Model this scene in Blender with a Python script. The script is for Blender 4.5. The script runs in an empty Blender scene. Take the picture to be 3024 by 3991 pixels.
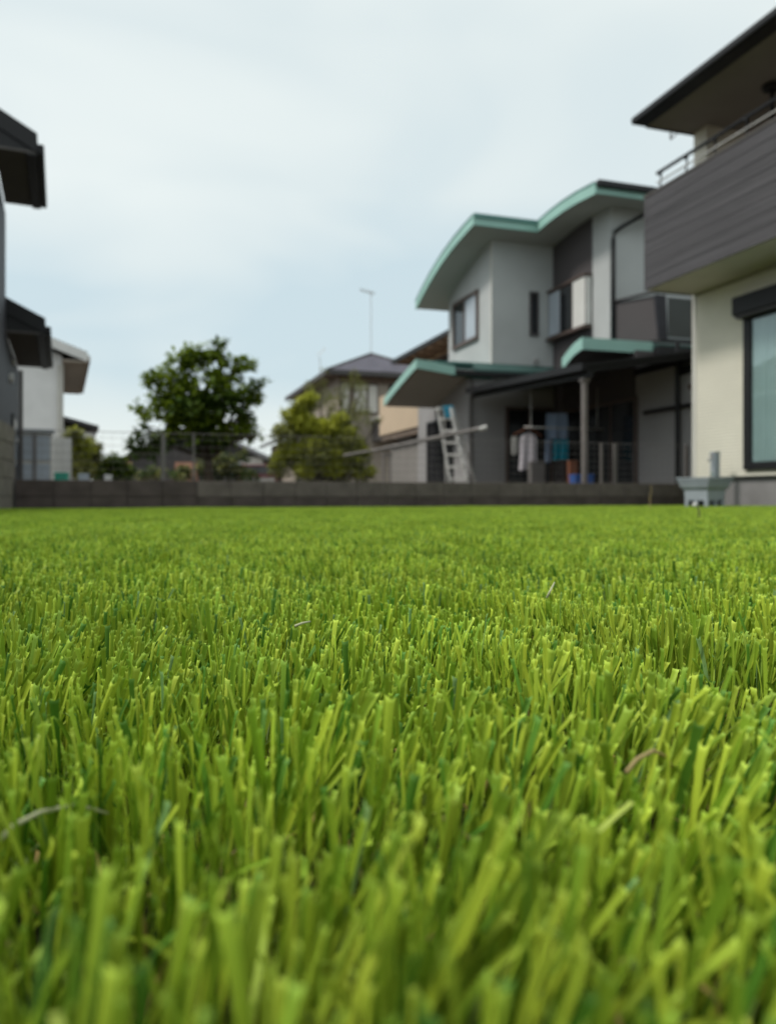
import bpy, math, random
import numpy as np
from mathutils import Vector
rnd = random.Random(7)
SC = bpy.context.scene
COL = SC.collection
ZC = 0.20                       # camera height; all z below are given relative to the lens
FP, CX, HY = 3000.0, 1512.0, 1930.0

# ------------------------------------------------------------------ camera
cd = bpy.data.cameras.new('camera'); cam = bpy.data.objects.new('camera', cd); COL.objects.link(cam)
cam.location = (0, 0, ZC); cam.rotation_euler = (math.radians(90), 0, 0)
cd.sensor_fit = 'AUTO'; cd.sensor_width = 36.0; cd.lens = FP/3991*36.0
cd.shift_y = -65.5/3991
cd.clip_start = 0.004; cd.clip_end = 1500
cd.dof.use_dof = True; cd.dof.focus_distance = 0.30; cd.dof.aperture_fstop = 13.5
SC.camera = cam
SC.render.resolution_x = 775; SC.render.resolution_y = 1024
# ------------------------------------------------------------------ world
SUN_EL, SUN_AZ = 50.0, 258.0     # azimuth clockwise from +Y (258 = from the left)
W = bpy.data.worlds.new('World'); SC.world = W; W.use_nodes = True
nt = W.node_tree; nt.nodes.clear(); N = nt.nodes; L = nt.links
out = N.new('ShaderNodeOutputWorld'); mix = N.new('ShaderNodeMixShader')
b1 = N.new('ShaderNodeBackground'); b2 = N.new('ShaderNodeBackground')
sky = N.new('ShaderNodeTexSky'); sky.sky_type = 'NISHITA'; sky.sun_disc = False
sky.sun_elevation = math.radians(SUN_EL); sky.sun_rotation = math.radians(SUN_AZ)
sky.dust_density = 3.0
b1.inputs['Strength'].default_value = 0.12
L.new(sky.outputs[0], b1.inputs['Color'])
tc = N.new('ShaderNodeTexCoord'); mp = N.new('ShaderNodeMapping'); mp.inputs['Scale'].default_value = (1.3, 1.3, 3.2)
mp.inputs['Location'].default_value = (0.35, 0.2, 0.1); mp.inputs['Rotation'].default_value = (0.2, 0.5, 0)
n1 = N.new('ShaderNodeTexNoise'); n1.inputs['Scale'].default_value = 1.5; n1.inputs['Detail'].default_value = 3; n1.inputs['Roughness'].default_value = 0.45
n1.inputs['Distortion'].default_value = 0.6
L.new(tc.outputs['Generated'], mp.inputs[0]); L.new(mp.outputs[0], n1.inputs['Vector'])
sep = N.new('ShaderNodeSeparateXYZ'); L.new(tc.outputs['Generated'], sep.inputs[0])
el = N.new('ShaderNodeValToRGB'); e = el.color_ramp      # a bluer belt low in the sky, whiter veil above and at the horizon
e.elements[0].position = 0.0; e.elements[0].color = (0.55, 0.55, 0.55, 1)
e.elements[1].position = 0.62; e.elements[1].color = (0.80, 0.80, 0.80, 1)
for p, v in ((0.07, 0.62), (0.15, 0.10), (0.24, 0.10), (0.36, 0.72)):
    q = e.elements.new(p); q.color = (v, v, v, 1)
L.new(sep.outputs['Z'], el.inputs[0])
ad = N.new('ShaderNodeMath'); ad.operation = 'MULTIPLY_ADD'; ad.inputs[1].default_value = 1.7; 
sb = N.new('ShaderNodeMath'); sb.operation = 'SUBTRACT'; sb.inputs[1].default_value = 0.5
L.new(n1.outputs['Fac'], sb.inputs[0]); L.new(sb.outputs[0], ad.inputs[0]); L.new(el.outputs['Color'], ad.inputs[2])
cr = N.new('ShaderNodeValToRGB'); c = cr.color_ramp
c.elements[0].position = 0.08; c.elements[0].color = (0.61, 0.74, 0.785, 1)
c.elements[1].position = 0.85; c.elements[1].color = (0.875, 0.935, 0.905, 1)
q = c.elements.new(0.45); q.color = (0.755, 0.84, 0.84, 1)
L.new(ad.outputs[0], cr.inputs[0]); L.new(cr.outputs['Color'], b2.inputs['Color']); b2.inputs['Strength'].default_value = 0.74
mix.inputs[0].default_value = 0.9
L.new(b1.outputs[0], mix.inputs[1]); L.new(b2.outputs[0], mix.inputs[2]); L.new(mix.outputs[0], out.inputs['Surface'])
# ------------------------------------------------------------------ sun behind thin cloud
sl = bpy.data.lights.new('sun', 'SUN'); sl.energy = 1.5; sl.angle = math.radians(10); sl.color = (1.0, 0.96, 0.89)
so = bpy.data.objects.new('sun', sl); COL.objects.link(so)
az, elv = math.radians(SUN_AZ), math.radians(SUN_EL)
dv = Vector((math.sin(az)*math.cos(elv), math.cos(az)*math.cos(elv), math.sin(elv)))
so.rotation_euler = dv.to_track_quat('Z', 'Y').to_euler(); so.location = dv*60
SC.view_settings.view_transform = 'Standard'; SC.view_settings.look = 'None'
SC.view_settings.exposure = 0.5; SC.view_settings.gamma = 1.0; SC.view_settings.use_curve_mapping = False
SC.render.engine = 'CYCLES'
SC.cycles.max_bounces = 8; SC.cycles.transparent_max_bounces = 12; SC.cycles.transmission_bounces = 6

# ------------------------------------------------------------------ materials
def mat(name, col, rough=0.7, spec=0.3, var=0.12, scale=3.0, bump=0.0, bscale=40.0, col2=None, metal=0.0, trans=0.0, stretch=(1, 1, 1), coat=0.0):
    m = bpy.data.materials.new(name); m.use_nodes = True; t = m.node_tree; p = t.nodes['Principled BSDF']
    p.inputs['Roughness'].default_value = rough; p.inputs['Specular IOR Level'].default_value = spec
    p.inputs['Metallic'].default_value = metal; p.inputs['Coat Weight'].default_value = coat
    g = t.nodes.new('ShaderNodeNewGeometry'); mp = t.nodes.new('ShaderNodeMapping'); mp.inputs['Scale'].default_value = stretch
    t.links.new(g.outputs['Position'], mp.inputs[0])
    n = t.nodes.new('ShaderNodeTexNoise'); n.inputs['Scale'].default_value = scale; n.inputs['Detail'].default_value = 6
    t.links.new(mp.outputs[0], n.inputs['Vector'])
    r = t.nodes.new('ShaderNodeValToRGB')
    c2 = col2 or tuple(min(1, v*(1+var)) for v in col); c1 = tuple(v*(1-var) for v in col) if col2 is None else col
    r.color_ramp.elements[0].position = 0.32; r.color_ramp.elements[0].color = (*c1, 1)
    r.color_ramp.elements[1].position = 0.68; r.color_ramp.elements[1].color = (*c2, 1)
    t.links.new(n.outputs['Fac'], r.inputs[0]); t.links.new(r.outputs['Color'], p.inputs['Base Color'])
    if bump:
        nb = t.nodes.new('ShaderNodeTexNoise'); nb.inputs['Scale'].default_value = bscale; nb.inputs['Detail'].default_value = 4
        t.links.new(mp.outputs[0], nb.inputs['Vector'])
        bm = t.nodes.new('ShaderNodeBump'); bm.inputs['Strength'].default_value = bump; bm.inputs['Distance'].default_value = 0.01
        t.links.new(nb.outputs['Fac'], bm.inputs['Height']); t.links.new(bm.outputs[0], p.inputs['Normal'])
    if trans:
        tr = t.nodes.new('ShaderNodeBsdfTranslucent'); mx = t.nodes.new('ShaderNodeMixShader'); mx.inputs[0].default_value = trans
        t.links.new(r.outputs['Color'], tr.inputs['Color'])
        t.links.new(p.outputs[0], mx.inputs[1]); t.links.new(tr.outputs[0], mx.inputs[2])
        t.links.new(mx.outputs[0], t.nodes['Material Output'].inputs['Surface'])
    return m
def siding_mat(name, col, row=0.09, var=0.06):
    m = mat(name, col, 0.75, 0.25, var, 1.2); t = m.node_tree; p = t.nodes['Principled BSDF']
    g = t.nodes.new('ShaderNodeNewGeometry'); w = t.nodes.new('ShaderNodeTexWave'); w.wave_type = 'BANDS'; w.bands_direction = 'Z'; w.wave_profile = 'SAW'
    w.inputs['Scale'].default_value = 0.314/row; w.inputs['Distortion'].default_value = 0.0
    t.links.new(g.outputs['Position'], w.inputs['Vector'])
    bm = t.nodes.new('ShaderNodeBump'); bm.inputs['Strength'].default_value = 0.35; bm.inputs['Distance'].default_value = 0.01
    t.links.new(w.outputs['Fac'], bm.inputs['Height']); t.links.new(bm.outputs[0], p.inputs['Normal'])
    return m
def glass_mat(name, tint=(0.85, 0.92, 0.92), refl=0.14):
    m = bpy.data.materials.new(name); m.use_nodes = True; t = m.node_tree; t.nodes.remove(t.nodes['Principled BSDF'])
    tr = t.nodes.new('ShaderNodeBsdfTransparent'); tr.inputs[0].default_value = (*tint, 1)
    gl = t.nodes.new('ShaderNodeBsdfGlossy'); gl.inputs['Roughness'].default_value = 0.03; gl.inputs['Color'].default_value = (0.9, 0.95, 1, 1)
    lw = t.nodes.new('ShaderNodeLayerWeight'); pw = t.nodes.new('ShaderNodeMath'); pw.operation = 'POWER'; pw.inputs[1].default_value = 4.0
    t.links.new(lw.outputs['Facing'], pw.inputs[0])
    a = t.nodes.new('ShaderNodeMath'); a.operation = 'MULTIPLY_ADD'; a.inputs[1].default_value = 0.8; a.inputs[2].default_value = refl*0.5; a.use_clamp = True
    mx = t.nodes.new('ShaderNodeMixShader'); t.links.new(pw.outputs[0], a.inputs[0]); t.links.new(a.outputs[0], mx.inputs[0])
    t.links.new(tr.outputs[0], mx.inputs[1]); t.links.new(gl.outputs[0], mx.inputs[2]); t.links.new(mx.outputs[0], t.nodes['Material Output'].inputs['Surface'])
    return m
M = {}
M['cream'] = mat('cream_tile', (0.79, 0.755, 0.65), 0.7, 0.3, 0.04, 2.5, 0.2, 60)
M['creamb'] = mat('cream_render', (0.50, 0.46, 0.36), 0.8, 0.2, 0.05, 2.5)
M['joint'] = mat('tile_joint', (0.46, 0.43, 0.36), 0.9, 0.1, 0.05, 3)
M['trim'] = mat('pale_trim', (0.62, 0.60, 0.55), 0.5, 0.4, 0.03, 3)
M['soffit'] = mat('beige_soffit', (0.70, 0.64, 0.60), 0.8, 0.2, 0.05, 2)
M['soffit2'] = mat('brown_soffit', (0.30, 0.27, 0.25), 0.8, 0.2, 0.05, 2)
M['board'] = mat('woodgrain_board', (0.042, 0.039, 0.043), 0.6, 0.35, 0.1, 2.0, 0.5, 9, col2=(0.10, 0.094, 0.102), stretch=(0.35, 0.35, 34))
M['black'] = mat('black_metal', (0.009, 0.009, 0.011), 0.55, 0.4, 0.1, 3)
M['charcoal'] = mat('charcoal_siding', (0.032, 0.032, 0.040), 0.6, 0.35, 0.15, 2, stretch=(1, 1, 6))
M['gsoffit'] = mat('dark_grey_soffit', (0.13, 0.12, 0.115), 0.8, 0.2, 0.05, 2)
M['concrete'] = mat('foundation_concrete', (0.24, 0.23, 0.23), 0.9, 0.15, 0.12, 3, 0.3, 50)
M['blockA'] = mat('block_face_light', (0.155, 0.130, 0.121), 0.95, 0.1, 0.18, 6, 0.6, 120)
M['blockB'] = mat('block_face_dark', (0.105, 0.084, 0.080), 0.95, 0.1, 0.2, 5, 0.6, 120)
M['blockC'] = mat('block_face_brown', (0.20, 0.18, 0.16), 0.95, 0.1, 0.2, 5, 0.6, 120)
M['mortar'] = mat('mortar', (0.085, 0.074, 0.070), 0.95, 0.1, 0.1, 8)
M['tealp'] = mat('mint_fascia', (0.31, 0.53, 0.47), 0.5, 0.4, 0.06, 1.5)
M['tealr'] = mat('teal_metal_roof', (0.10, 0.24, 0.22), 0.45, 0.45, 0.1, 1.5)
M['teald'] = mat('dark_green_metal', (0.06, 0.12, 0.11), 0.5, 0.4, 0.1, 1.5)
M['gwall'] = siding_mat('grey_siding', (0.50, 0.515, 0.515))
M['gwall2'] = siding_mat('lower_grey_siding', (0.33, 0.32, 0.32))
M['bwall'] = siding_mat('brown_siding', (0.095, 0.085, 0.088))  # also painted-in shade on the ground-floor wall by the canopy
M['tsoffit'] = mat('pale_soffit', (0.46, 0.45, 0.43), 0.8, 0.2, 0.05, 1)
M['white'] = mat('white_wall', (0.82, 0.81, 0.80), 0.75, 0.2, 0.05, 1.5)
M['whitep'] = mat('white_paint', (0.72, 0.71, 0.69), 0.5, 0.3, 0.04, 3)
M['frame'] = mat('brown_frame', (0.10, 0.07, 0.06), 0.5, 0.4, 0.1, 3)
M['dglass'] = mat('dark_window_glass', (0.02, 0.022, 0.025), 0.06, 0.6, 0.1, 1)
M['inside'] = mat('room_dark', (0.02, 0.02, 0.022), 0.9, 0.1, 0.2, 2)
M['glass'] = glass_mat('clear_glass'); M['smoke'] = glass_mat('smoked_glass', (0.25, 0.27, 0.28), 0.2)
M['curtain'] = mat('sheer_curtain', (0.52, 0.545, 0.535), 0.9, 0.1, 0.06, 2)
M['paleglass'] = mat('frosted_pane', (0.42, 0.47, 0.53), 0.25, 0.5, 0.08, 2)
M['canopy'] = mat('black_canopy', (0.018, 0.018, 0.02), 0.5, 0.3, 0.1, 2)
M['alu'] = mat('aluminium', (0.50, 0.49, 0.47), 0.55, 0.4, 0.15, 6, metal=0.3)
M['bronze'] = mat('bronze_aluminium', (0.25, 0.22, 0.21), 0.45, 0.5, 0.1, 6, metal=0.3)
M['fence'] = mat('fence_metal', (0.15, 0.135, 0.13), 0.5, 0.4, 0.1, 6, metal=0.2)
M['blue'] = mat('blue_plastic', (0.03, 0.25, 0.38), 0.4, 0.4, 0.08, 5)
M['blued'] = mat('blue_tarp', (0.03, 0.09, 0.30), 0.6, 0.3, 0.1, 5)
M['paleblue'] = mat('pale_blue_cloth', (0.30, 0.38, 0.52), 0.9, 0.1, 0.08, 5, trans=0.2)
M['tealc'] = mat('turquoise_cloth', (0.02, 0.30, 0.42), 0.9, 0.1, 0.08, 5, trans=0.2)
M['shirt'] = mat('white_cloth', (0.60, 0.56, 0.60), 0.9, 0.1, 0.05, 5, trans=0.25)
M['orange'] = mat('orange_plastic', (0.20, 0.075, 0.04), 0.6, 0.3, 0.1, 5)
M['pot'] = mat('blue_grey_plastic', (0.34, 0.375, 0.41), 0.5, 0.35, 0.07, 8)
M['soil'] = mat('soil', (0.05, 0.035, 0.025), 0.95, 0.1, 0.3, 60)
M['tealbox'] = mat('green_plastic', (0.02, 0.34, 0.24), 0.45, 0.4, 0.06, 5)
M['beige'] = mat('beige_render', (0.56, 0.44, 0.32), 0.85, 0.15, 0.04, 1)
M['wood'] = mat('brown_wood', (0.19, 0.145, 0.115), 0.7, 0.25, 0.3, 5, stretch=(1, 1, 5))
M['tile'] = mat('lilac_grey_tile', (0.23, 0.22, 0.26), 0.55, 0.35, 0.12, 2)
M['dtile'] = mat('dark_tile', (0.075, 0.07, 0.07), 0.6, 0.35, 0.15, 2)
M['tan'] = mat('tan_wall', (0.38, 0.33, 0.28), 0.85, 0.15, 0.05, 1)
M['terra'] = mat('terracotta_wall', (0.45, 0.24, 0.17), 0.85, 0.15, 0.1, 1)
M['red'] = mat('dark_red_paint', (0.14, 0.015, 0.02), 0.25, 0.5, 0.1, 2, coat=0.5)
M['oldpole'] = mat('weathered_metal', (0.21, 0.19, 0.18), 0.65, 0.3, 0.2, 9)
M['rubber'] = mat('tyre', (0.02, 0.02, 0.02), 0.8, 0.2, 0.1, 5)
M['bark'] = mat('bark', (0.07, 0.055, 0.04), 0.95, 0.1, 0.3, 12, 0.8, 40)
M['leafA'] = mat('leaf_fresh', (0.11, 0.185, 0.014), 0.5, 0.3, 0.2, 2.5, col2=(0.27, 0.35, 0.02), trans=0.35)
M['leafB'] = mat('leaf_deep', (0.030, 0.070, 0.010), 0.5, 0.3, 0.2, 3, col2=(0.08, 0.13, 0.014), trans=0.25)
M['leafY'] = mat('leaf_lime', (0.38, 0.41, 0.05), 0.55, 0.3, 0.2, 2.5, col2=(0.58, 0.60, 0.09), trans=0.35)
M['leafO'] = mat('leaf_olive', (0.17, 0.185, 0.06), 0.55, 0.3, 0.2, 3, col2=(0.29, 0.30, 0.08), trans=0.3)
M['seed'] = mat('seedling_leaf', (0.05, 0.22, 0.05), 0.5, 0.3, 0.1, 6, trans=0.3)
M['straw'] = mat('dry_straw', (0.42, 0.32, 0.15), 0.7, 0.2, 0.1, 40, trans=0.2)
M['palestraw'] = mat('pale_straw', (0.55, 0.55, 0.36), 0.6, 0.3, 0.1, 40, trans=0.2)
M['earth'] = mat('bare_ground', (0.10, 0.08, 0.06), 0.95, 0.1, 0.3, 1.5, 0.6, 12)
M['backing'] = mat('turf_backing', (0.030, 0.026, 0.016), 0.95, 0.1, 0.3, 30)

# ------------------------------------------------------------------ builders
class Frame:
    def __init__(s, ox, oy, deg):
        a = math.radians(deg); s.o = (ox, oy); s.a = a; s.c = math.cos(a); s.s = math.sin(a)
    def P(s, x, y, z=0.0): return Vector((s.o[0]+x*s.c-y*s.s, s.o[1]+x*s.s+y*s.c, z+ZC))
    def inv(s, X, Y):
        dx, dy = X-s.o[0], Y-s.o[1]; return dx*s.c+dy*s.s, -dx*s.s+dy*s.c
def px(x, y, Y): return Vector(((x-CX)/FP*Y, Y, (HY-y)/FP*Y+ZC))
WL = {}
class MB:
    def __init__(s): s.v = []; s.f = []
    def box(s, F, x0, x1, y0, y1, z0, z1):
        s.hexa([F.P(x, y, z) for z in (z0, z1) for x, y in ((x0, y0), (x1, y0), (x1, y1), (x0, y1))]); return s
    def hexa(s, p):
        i = len(s.v); s.v += [tuple(q) for q in p]
        for f in ((3, 2, 1, 0), (4, 5, 6, 7), (0, 1, 5, 4), (1, 2, 6, 5), (2, 3, 7, 6), (3, 0, 4, 7)): s.f.append([i+k for k in f])
        return s
    def poly(s, p): i = len(s.v); s.v += [tuple(q) for q in p]; s.f.append(list(range(i, i+len(p)))); return s
    def prism(s, pts, vec):
        i = len(s.v); n = len(pts); vec = Vector(vec)
        s.v += [tuple(q) for q in pts]+[tuple(Vector(q)+vec) for q in pts]
        s.f.append(list(range(i+n-1, i-1, -1))); s.f.append(list(range(i+n, i+2*n)))
        for k in range(n): j = (k+1) % n; s.f.append([i+k, i+j, i+n+j, i+n+k])
        return s
    def tube(s, pts, r, seg=8, r2=None):
        pts = [Vector(p) for p in pts]; n = len(pts); base = len(s.v)
        for k, p in enumerate(pts):
            d = (pts[min(k+1, n-1)]-pts[max(k-1, 0)]).normalized()
            u = d.cross(Vector((0, 0, 1)) if abs(d.z) < 0.9 else Vector((1, 0, 0))).normalized(); w = d.cross(u)
            rr = r if r2 is None else r+(r2-r)*k/(n-1)
            for j in range(seg):
                a = 2*math.pi*j/seg; s.v.append(tuple(p+(u*math.cos(a)+w*math.sin(a))*rr))
        for k in range(n-1):
            for j in range(seg):
                a = base+k*seg+j; b = base+k*seg+(j+1) % seg; s.f.append([a, b, b+seg, a+seg])
        s.f.append([base+j for j in range(seg)][::-1]); s.f.append([base+(n-1)*seg+j for j in range(seg)]); return s
    def ring(s, c, radii, seg=16, F=None, sq=False):
        """stack of rings: radii = [(r, z)], z relative to c"""
        base = len(s.v); c = Vector(c)
        for r, z in radii:
            for j in range(seg):
                a = 2*math.pi*(j+0.5)/seg; s.v.append((c.x+r*math.cos(a), c.y+r*math.sin(a), c.z+z))
        for k in range(len(radii)-1):
            for j in range(seg):
                a = base+k*seg+j; b = base+k*seg+(j+1) % seg; s.f.append([a, b, b+seg, a+seg])
        s.f.append([base+j for j in range(seg)][::-1]); s.f.append([base+(len(radii)-1)*seg+j for j in range(seg)]); return s
    def link(s, name, m, parent=None, smooth=False, bevel=0.0, stuff=False, label=None):
        off = WL.get(parent, Vector((0, 0, 0)))
        me = bpy.data.meshes.new(name); me.from_pydata([(v[0]-off.x, v[1]-off.y, v[2]-off.z) for v in s.v], [], s.f); me.validate()
        me.materials.append(m)
        if smooth: me.polygons.foreach_set('use_smooth', [True]*len(me.polygons))
        o = bpy.data.objects.new(name, me); COL.objects.link(o)
        if parent is not None: o.parent = parent
        WL[o] = off
        if bevel:
            b = o.modifiers.new('bevel', 'BEVEL'); b.width = bevel; b.segments = 2; b.limit_method = 'ANGLE'
        if stuff: o['kind'] = 'stuff'
        if label: o['label'] = label
        return o
def tag(o, label=None, cat=None, group=None, kind=None):
    if label: o['label'] = label
    if cat: o['category'] = cat
    if group: o['group'] = group
    if kind: o['kind'] = kind
    return o
def thing(name, label, cat, loc, group=None):
    o = bpy.data.objects.new(name, None); o.empty_display_size = 0.2; COL.objects.link(o); o.location = loc; WL[o] = Vector(loc)
    return tag(o, label, cat, group)
def B(F, *a): return MB().box(F, *a)
def piece(name, me, loc, rz, parent, ry=0.0, rx=0.0):
    o = bpy.data.objects.new(name, me); COL.objects.link(o); o.parent = parent; o.location = Vector(loc)-WL[parent]; o.rotation_euler = (rx, ry, rz); return o
def box_mesh(name, sx, sy, sz, m, bev=0.0):
    import bmesh
    bm = bmesh.new(); bmesh.ops.create_cube(bm, size=1.0)
    for v in bm.verts: v.co = Vector((v.co.x*sx, v.co.y*sy, v.co.z*sz))
    if bev: bmesh.ops.bevel(bm, geom=bm.edges[:], offset=bev, segments=1, affect='EDGES')
    me = bpy.data.meshes.new(name); bm.to_mesh(me); bm.free(); me.materials.append(m); return me
def window(F, parent, side, c, a0, a1, z0, z1, out, fm, pane_m, mull=(), fw=0.05, inner=True):
    """side 'x': wall plane x=c facing -x, a = y range; side 'y': wall plane y=c facing -y, a = x range"""
    def bb(m, p0, p1, q0, q1, d0, d1):
        return m.box(F, c-d1, c-d0, p0, p1, q0, q1) if side == 'x' else m.box(F, p0, p1, c-d1, c-d0, q0, q1)
    m = MB(); bb(m, a0, a1, z1-fw, z1, -0.01, out); bb(m, a0, a1, z0, z0+fw, -0.01, out+0.012)
    bb(m, a0, a0+fw, z0+fw, z1-fw, -0.01, out); bb(m, a1-fw, a1, z0+fw, z1-fw, -0.01, out)
    cuts = [a0+fw]+[a0+(a1-a0)*q for q in mull]+[a1-fw]
    for q in cuts[1:-1]: bb(m, q-fw*0.35, q+fw*0.35, z0+fw, z1-fw, -0.01, out*0.8)
    w = m.link('window', fm, parent)
    for k in range(len(cuts)-1):
        pm = pane_m[k % len(pane_m)] if isinstance(pane_m, (list, tuple)) else pane_m
        g = MB(); bb(g, cuts[k]+(0 if k == 0 else fw*0.35), cuts[k+1]-(0 if k == len(cuts)-2 else fw*0.35), z0+fw, z1-fw, 0.003, out*0.35+0.003); g.link('pane', pm, w)
    return w

# ================================================================== GROUND
D1 = (-0.3016, 0.9534)
def tipz(x, y): return -0.056-0.0100*(x*D1[0]+y*D1[1])
def softn(x, y): return 0.0018*math.sin(3.1*x+1.7*y)+0.0016*math.sin(7.3*x-5.1*y+1)+0.0025*math.sin(0.9*x+2.3*y+2)
RH = Frame(3.967, 10.0, 17.55)          # right house: x into the house, y away from the camera
BW = Frame(-4.11, 8.50, 17.55)          # back boundary wall: x along it to the right
g = MB(); R = 900
g.poly([(-R, -R, ZC-0.42), (R, -R, ZC-0.42), (R, R, ZC-0.42), (-R, R, ZC-0.42)])
tag(g.link('ground', M['earth']), kind='structure')
p = [BW.P(-0.1, -12), BW.P(9.2, -12), BW.P(9.2, -0.02), BW.P(-0.1, -0.02)]
g = MB(); g.prism([(q.x, q.y, ZC+tipz(q.x, q.y)-0.034) for q in p], (0, 0, -0.25))
tag(g.link('lawn_base', M['backing']), kind='structure')

# ------------------------------------------------------------------ artificial turf
def patch_mesh(seed, size=0.08, sparse=False):
    r = random.Random(seed); V = []; Fc = []; Cc = []
    nx, ny = 9, 11
    lean0 = r.uniform(0, 6.28); lmag = r.uniform(0.0, 0.16)
    def ribbon(bx, by, h, w, phi, lean, ldir, curl, col, tip, bend, z0=0.0, rows=6):
        cx, sx = math.cos(phi), math.sin(phi)
        i0 = len(V)
        ts = [0, 0.22, 0.45, 0.68, 0.88, 0.965, 1.0][:rows+1] if tip else [k/rows for k in range(rows+1)]
        for k, t in enumerate(ts):
            off = lean*t+bend*t*t
            px_ = bx+math.cos(ldir)*off*h; py_ = by+math.sin(ldir)*off*h; pz = z0+h*(t-0.25*off*off*t)
            ww = w*(0.72+0.28*t) if tip else w
            fl = 1.0; 
            if tip and k == len(ts)-1: fl = r.choice((1.12, 1.22, 1.35))
            elif tip and k == len(ts)-2: fl = 1.06
            for j in range(4):
                q = (j-1.5)/1.5
                lx = q*ww*0.5*fl; ly = -curl*ww*(1-q*q)
                jz = 0.0
                if tip and k == len(ts)-1: jz = 0.35*ww*(q*q-0.4)+r.uniform(-0.00035, 0.00035); ly += 0.0003*abs(q)
                V.append((px_+lx*cx-ly*sx, py_+lx*sx+ly*cx, pz+jz)); 
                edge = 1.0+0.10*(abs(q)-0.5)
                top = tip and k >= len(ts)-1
                tw = edge*(1.6 if top else 1.0); wb = 0.05 if top else 0.0      # cut ends are paler, boosted further to paint in lit tips
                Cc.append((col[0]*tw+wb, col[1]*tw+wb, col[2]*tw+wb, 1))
        for k in range(len(ts)-1):
            for j in range(3):
                a = i0+k*4+j; Fc.append((a, a+1, a+5, a+4))
    for ix in range(nx):
        for iy in range(ny):
            tx = (ix+0.5+r.uniform(-0.35, 0.35))/nx*size-size/2; ty = (iy+0.5+r.uniform(-0.35, 0.35))/ny*size-size/2
            if r.random() < 0.10: nb = 1
            else: nb = r.choice((5, 5, 6, 7))
            if sparse: nb = max(0, nb-r.choice((1, 2, 3, 4, 6)))
            tl = r.uniform(0, 6.28); th = r.uniform(-0.0015, 0.0015)
            for b in range(nb):
                a = r.uniform(0, 6.28)
                bx = tx+math.cos(a)*0.0022*r.random(); by = ty+math.sin(a)*0.0022*r.random()
                ldir = a if r.random() < 0.6 else lean0+r.uniform(-0.8, 0.8)
                lean = abs(r.gauss(0.13, 0.18))+(lmag if ldir != a else 0); 
                if r.random() < (0.22 if sparse else 0.07): lean += r.uniform(0.25, 0.9)
                h = 0.0340+th+r.gauss(-0.0017, 0.0030)
                if r.random() < 0.12: h -= r.uniform(0.003, 0.012)
                if lean > 0.4: h *= 0.82
                u = r.random() if not sparse else 0.3+0.7*r.random()
                if u < 0.52: col = (0.35, 0.465, 0.038)      # light lime fibre
                elif u < 0.88: col = (0.215, 0.335, 0.022)
                elif u < 0.985: col = (0.08, 0.20, 0.016)       # deep green fibre
                else: col = (0.15, 0.27, 0.08)
                v = r.uniform(0.82, 1.15); hs = r.uniform(0.92, 1.08)
                col = (col[0]*v*hs, col[1]*v, col[2]*v)
                w = r.choice((0.0010, 0.0012, 0.0014, 0.0016, 0.0019))*r.uniform(0.9, 1.1)
                ribbon(bx, by, h, w, r.uniform(-0.9, 0.9)+(math.pi if r.random() < 0.5 else 0) if r.random() < 0.75 else r.uniform(0, 6.28), lean, ldir, r.uniform(0.02, 0.28), col, True, r.uniform(-0.06, 0.16))
            for b in range(2):      # curly thatch yarn low in the pile
                a = r.uniform(0, 6.28); col = r.choice(((0.36, 0.25, 0.08), (0.20, 0.15, 0.05), (0.16, 0.22, 0.04), (0.12, 0.18, 0.03), (0.12, 0.18, 0.03)))
                x0 = tx+r.uniform(-0.004, 0.004); y0 = ty+r.uniform(-0.004, 0.004); i0 = len(V); hh = r.uniform(0.005, 0.015)
                ca, sa = math.cos(a), math.sin(a)
                for k in range(6):
                    t = k/5; z = 0.001+hh*math.sin(math.pi*min(1, t*1.15))+r.uniform(-0.001, 0.001); d = (t-0.5)*0.011+r.uniform(-.001, .001)
                    for q in (-1, 1):
                        V.append((x0+ca*d-sa*q*0.0004, y0+sa*d+ca*q*0.0004, z)); Cc.append((*col, 1))
                for k in range(5): a_ = i0+k*2; Fc.append((a_, a_+1, a_+3, a_+2))
    if seed % 3 == 0:   # a stray fibre lying across the tips
        a = r.uniform(0, 6.28); z = 0.0335
        for k in range(2):
            x0, y0 = r.uniform(-0.03, 0.03), r.uniform(-0.03, 0.03); a = r.uniform(0, 6.28); i0 = len(V); ln = r.uniform(0.004, 0.009); col = r.choice(((0.34, 0.38, 0.12), (0.36, 0.44, 0.08)))
            for t in (0, 0.5, 1):
                for q in (-1, 1):
                    V.append((x0+math.cos(a)*t*ln-math.sin(a)*q*0.0005, y0+math.sin(a)*t*ln+math.cos(a)*q*0.0005, z-0.002+0.003*t)); Cc.append((*col, 1))
            for k2 in range(2): a_ = i0+k2*2; Fc.append((a_, a_+1, a_+3, a_+2))
    me = bpy.data.meshes.new('turf_patch'); me.from_pydata(V, [], Fc)
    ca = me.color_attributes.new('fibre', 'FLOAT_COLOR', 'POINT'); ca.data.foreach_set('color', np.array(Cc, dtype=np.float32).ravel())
    me.polygons.foreach_set('use_smooth', [True]*len(me.polygons))
    return me
tm = bpy.data.materials.new('turf_fibre'); tm.use_nodes = True; t = tm.node_tree; pb = t.nodes['Principled BSDF']
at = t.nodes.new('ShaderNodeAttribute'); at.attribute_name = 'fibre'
ge = t.nodes.new('ShaderNodeNewGeometry'); nz = t.nodes.new('ShaderNodeTexNoise'); nz.inputs['Scale'].default_value = 9; nz.inputs['Detail'].default_value = 3
mr = t.nodes.new('ShaderNodeMapRange'); mr.inputs[1].default_value = 0.3; mr.inputs[2].default_value = 0.7; mr.inputs[3].default_value = 0.80; mr.inputs[4].default_value = 1.12
vm = t.nodes.new('ShaderNodeVectorMath'); vm.operation = 'SCALE'
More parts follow.
